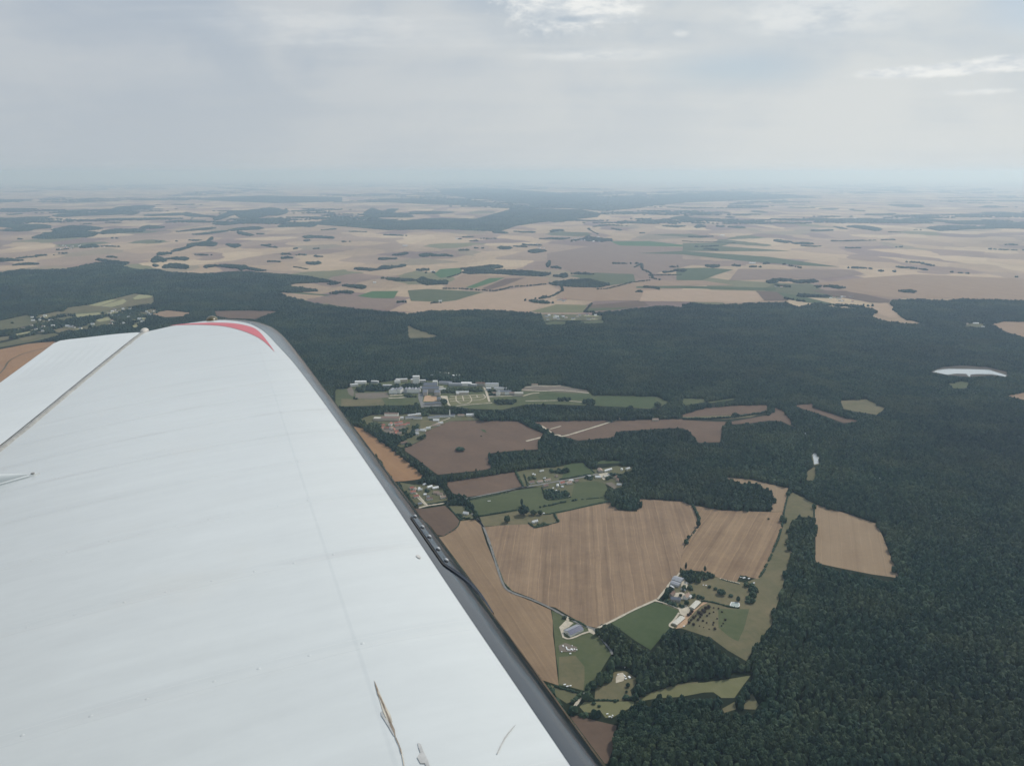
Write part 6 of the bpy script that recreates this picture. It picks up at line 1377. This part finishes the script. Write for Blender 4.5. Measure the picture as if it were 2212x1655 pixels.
sA, sB = min(s1, s2), max(s1, s2)
thT = (th1 + th2) / 2
verts, faces = [], []
NS, NT = 30, 12
for i in range(NS + 1):
    s = lerp(sA - .10, sB, i / NS)
    tmax = thT if s >= sA else lerp(thT, .0, ((sA - s) / .10) ** 1.6)
    for j in range(NT + 1):
        th = lerp(tmax, -.9, j / NT); rise = .0045 + .006 * math.exp(-((th + .1) / .25) ** 2)
        verts.append(lead_at(s, th, rise))
    verts.append(lead_at(s, tmax, -.001))
W_ = NT + 2
for i in range(NS):
    for j in range(NT): a = i * W_ + j; faces.append((a, a + W_, a + W_ + 1, a + 1))
    a = i * W_; faces.append((a, a + NT + 1, a + W_ + NT + 1, a + W_))
strip = mesh('stall_strip', verts, faces, m_lead, wing, False)
verts, faces = [], []
for i in range(NS + 1):
    s = lerp(sA - .10, sB, i / NS); tmax = thT if s >= sA else lerp(thT, .0, ((sA - s) / .10) ** 1.6)
    verts += [lead_at(s, tmax + .004, .002), lead_at(s, tmax + .034, .0015)]
    if i: a = 2 * i; faces.append((a - 2, a - 1, a + 1, a))
mesh('edge_shadow_line', verts, faces, m_gap_shade, strip)  # dark line painting the shadow along the strip's upper edge
m_screw = plain('pale_screw', (.42, .43, .43), .4, .5)
for q in [(468, 52), (512, 119), (562, 187), (615, 261), (671, 342)]:
    s, th = lead_hit(*g2(*q)); p = lead_at(s, th, .006); nrm = (lead_at(s, th, .02) - lead_at(s, th, 0)).normalized()
    bm = bmesh.new(); bmesh.ops.create_uvsphere(bm, u_segments=12, v_segments=8, radius=1)
    M_ = nrm.to_track_quat('Z', 'Y').to_matrix()
    for v in bm.verts: v.co = p + M_ @ Vector((v.co.x * .0046, v.co.y * .0046, v.co.z * .0028))
    o = done(bm, 'screw', m_screw, strip); o.data.polygons.foreach_set('use_smooth', [True] * len(o.data.polygons))

# wear near the cockpit: patch tapes, the flaking crack and a scratch
def patch(name, L, mat, lift=.0012, th=.0012, parent=None, res=None):
    bm = bmesh.new()
    vs = []
    for q in L:
        w = on_skin(*q); z = skin_z(w.x, w.y); w = on_skin(*q, z); w.z += lift; vs.append(bm.verts.new(w))
    f = bm.faces.new(vs); f.normal_update()
    if f.normal.z < 0: f.normal_flip()
    r_ = bmesh.ops.extrude_face_region(bm, geom=[f]); bmesh.ops.translate(bm, vec=(0, 0, th), verts=[x for x in r_['geom'] if isinstance(x, bmesh.types.BMVert)])
    bmesh.ops.triangulate(bm, faces=bm.faces[:])
    return done(bm, name, mat, parent or wing)
def gz(L): return [g2(*q) for q in L]
m_flake = plain('flaked_grey', (.47, .465, .44), .9, .1, .2, 60)
m_rust = plain('aged_dope', (.55, .50, .41), .8, .2, .2, 50)
m_stain = plain('pale_stain', (.55, .53, .49), .8, .2, .1, 50)
m_crackdark = plain('crack_brown', (.27, .22, .17), .9, .1, .3, 80)  # dark brown of the crack itself
patch('aged_paint', gz([(212,1100),(235,1150),(262,1215),(290,1275),(318,1325),(330,1370),(318,1385),(292,1352),(268,1300),(246,1225),(222,1150)]), m_rust, .0005, .0002)
patch('flaked_paint', gz([(256,1306),(267,1303),(275,1335),(298,1358),(316,1390),(338,1422),(348,1458),(340,1462),(324,1436),(302,1398),(276,1356),(258,1330)]), m_flake, .0007, .0002)
patch('crack', gz([(217,1110),(224,1128),(236,1162),(240,1188),(258,1215),(274,1252),(292,1300),(312,1342),(322,1372),(345,1420),(352,1466),(372,1510),(386,1548),(392,1580),(386,1578),(374,1530),(352,1482),(338,1440),(318,1400),(304,1352),(284,1302),(266,1256),(250,1222),(234,1192),(228,1164),(219,1130)]), m_crackdark, .0009, .0002)
patch('crack', gz([(388,1545),(394,1572),(402,1610),(410,1660),(404,1660),(396,1612),(388,1574)]), m_rust, .0009, .0002)
patch('torn_tape', gz([(494,1506),(514,1515),(530,1560),(560,1620),(585,1700),(560,1690),(540,1640),(512,1640),(490,1600),(512,1570),(500,1540)]), m_flake, .0007, .0002)
patch('scratch', gz([(1128,1388),(1110,1402),(1085,1430),(1055,1470),(1028,1520),(1010,1562),(1003,1576),(1010,1578),(1036,1522),(1062,1474),(1090,1434),(1112,1408)]), m_flake, .0004, .0002)
patch('stain', gz([(485,290),(500,292),(515,305),(512,314),(496,310),(484,298)]), m_stain, .0004, .0002)
# ------------------------------------------------------------------ haze: the summer air between the eye and the horizon
HX = 138000.0
hv = [(x, y, z) for z in (-3.5, ALT + 110) for x, y in ((-HX, -3600), (HX, -3600), (HX, HX), (-HX, HX))]
hz_o = mesh('haze', hv, [(3, 2, 1, 0), (4, 5, 6, 7), (0, 1, 5, 4), (1, 2, 6, 5), (2, 3, 7, 6), (3, 0, 4, 7)])
mh = bpy.data.materials.new('haze'); mh.use_nodes = True; ht = mh.node_tree; ht.nodes.clear()
ho = ht.nodes.new('ShaderNodeOutputMaterial'); pv = ht.nodes.new('ShaderNodeVolumePrincipled')
pv.inputs['Density Attribute'].default_value = ''
pv.inputs['Color'].default_value = (.57, .76, 1.0, 1); pv.inputs['Absorption Color'].default_value = (.44, .60, 1, 1)
pv.inputs['Density'].default_value = 5.0e-5; pv.inputs['Anisotropy'].default_value = .4
ht.links.new(pv.outputs[0], ho.inputs['Volume'])
hz_o.data.materials.append(mh)
tag(hz_o, 'pale blue summer haze that veils the far plain', 'haze', None, 'stuff')
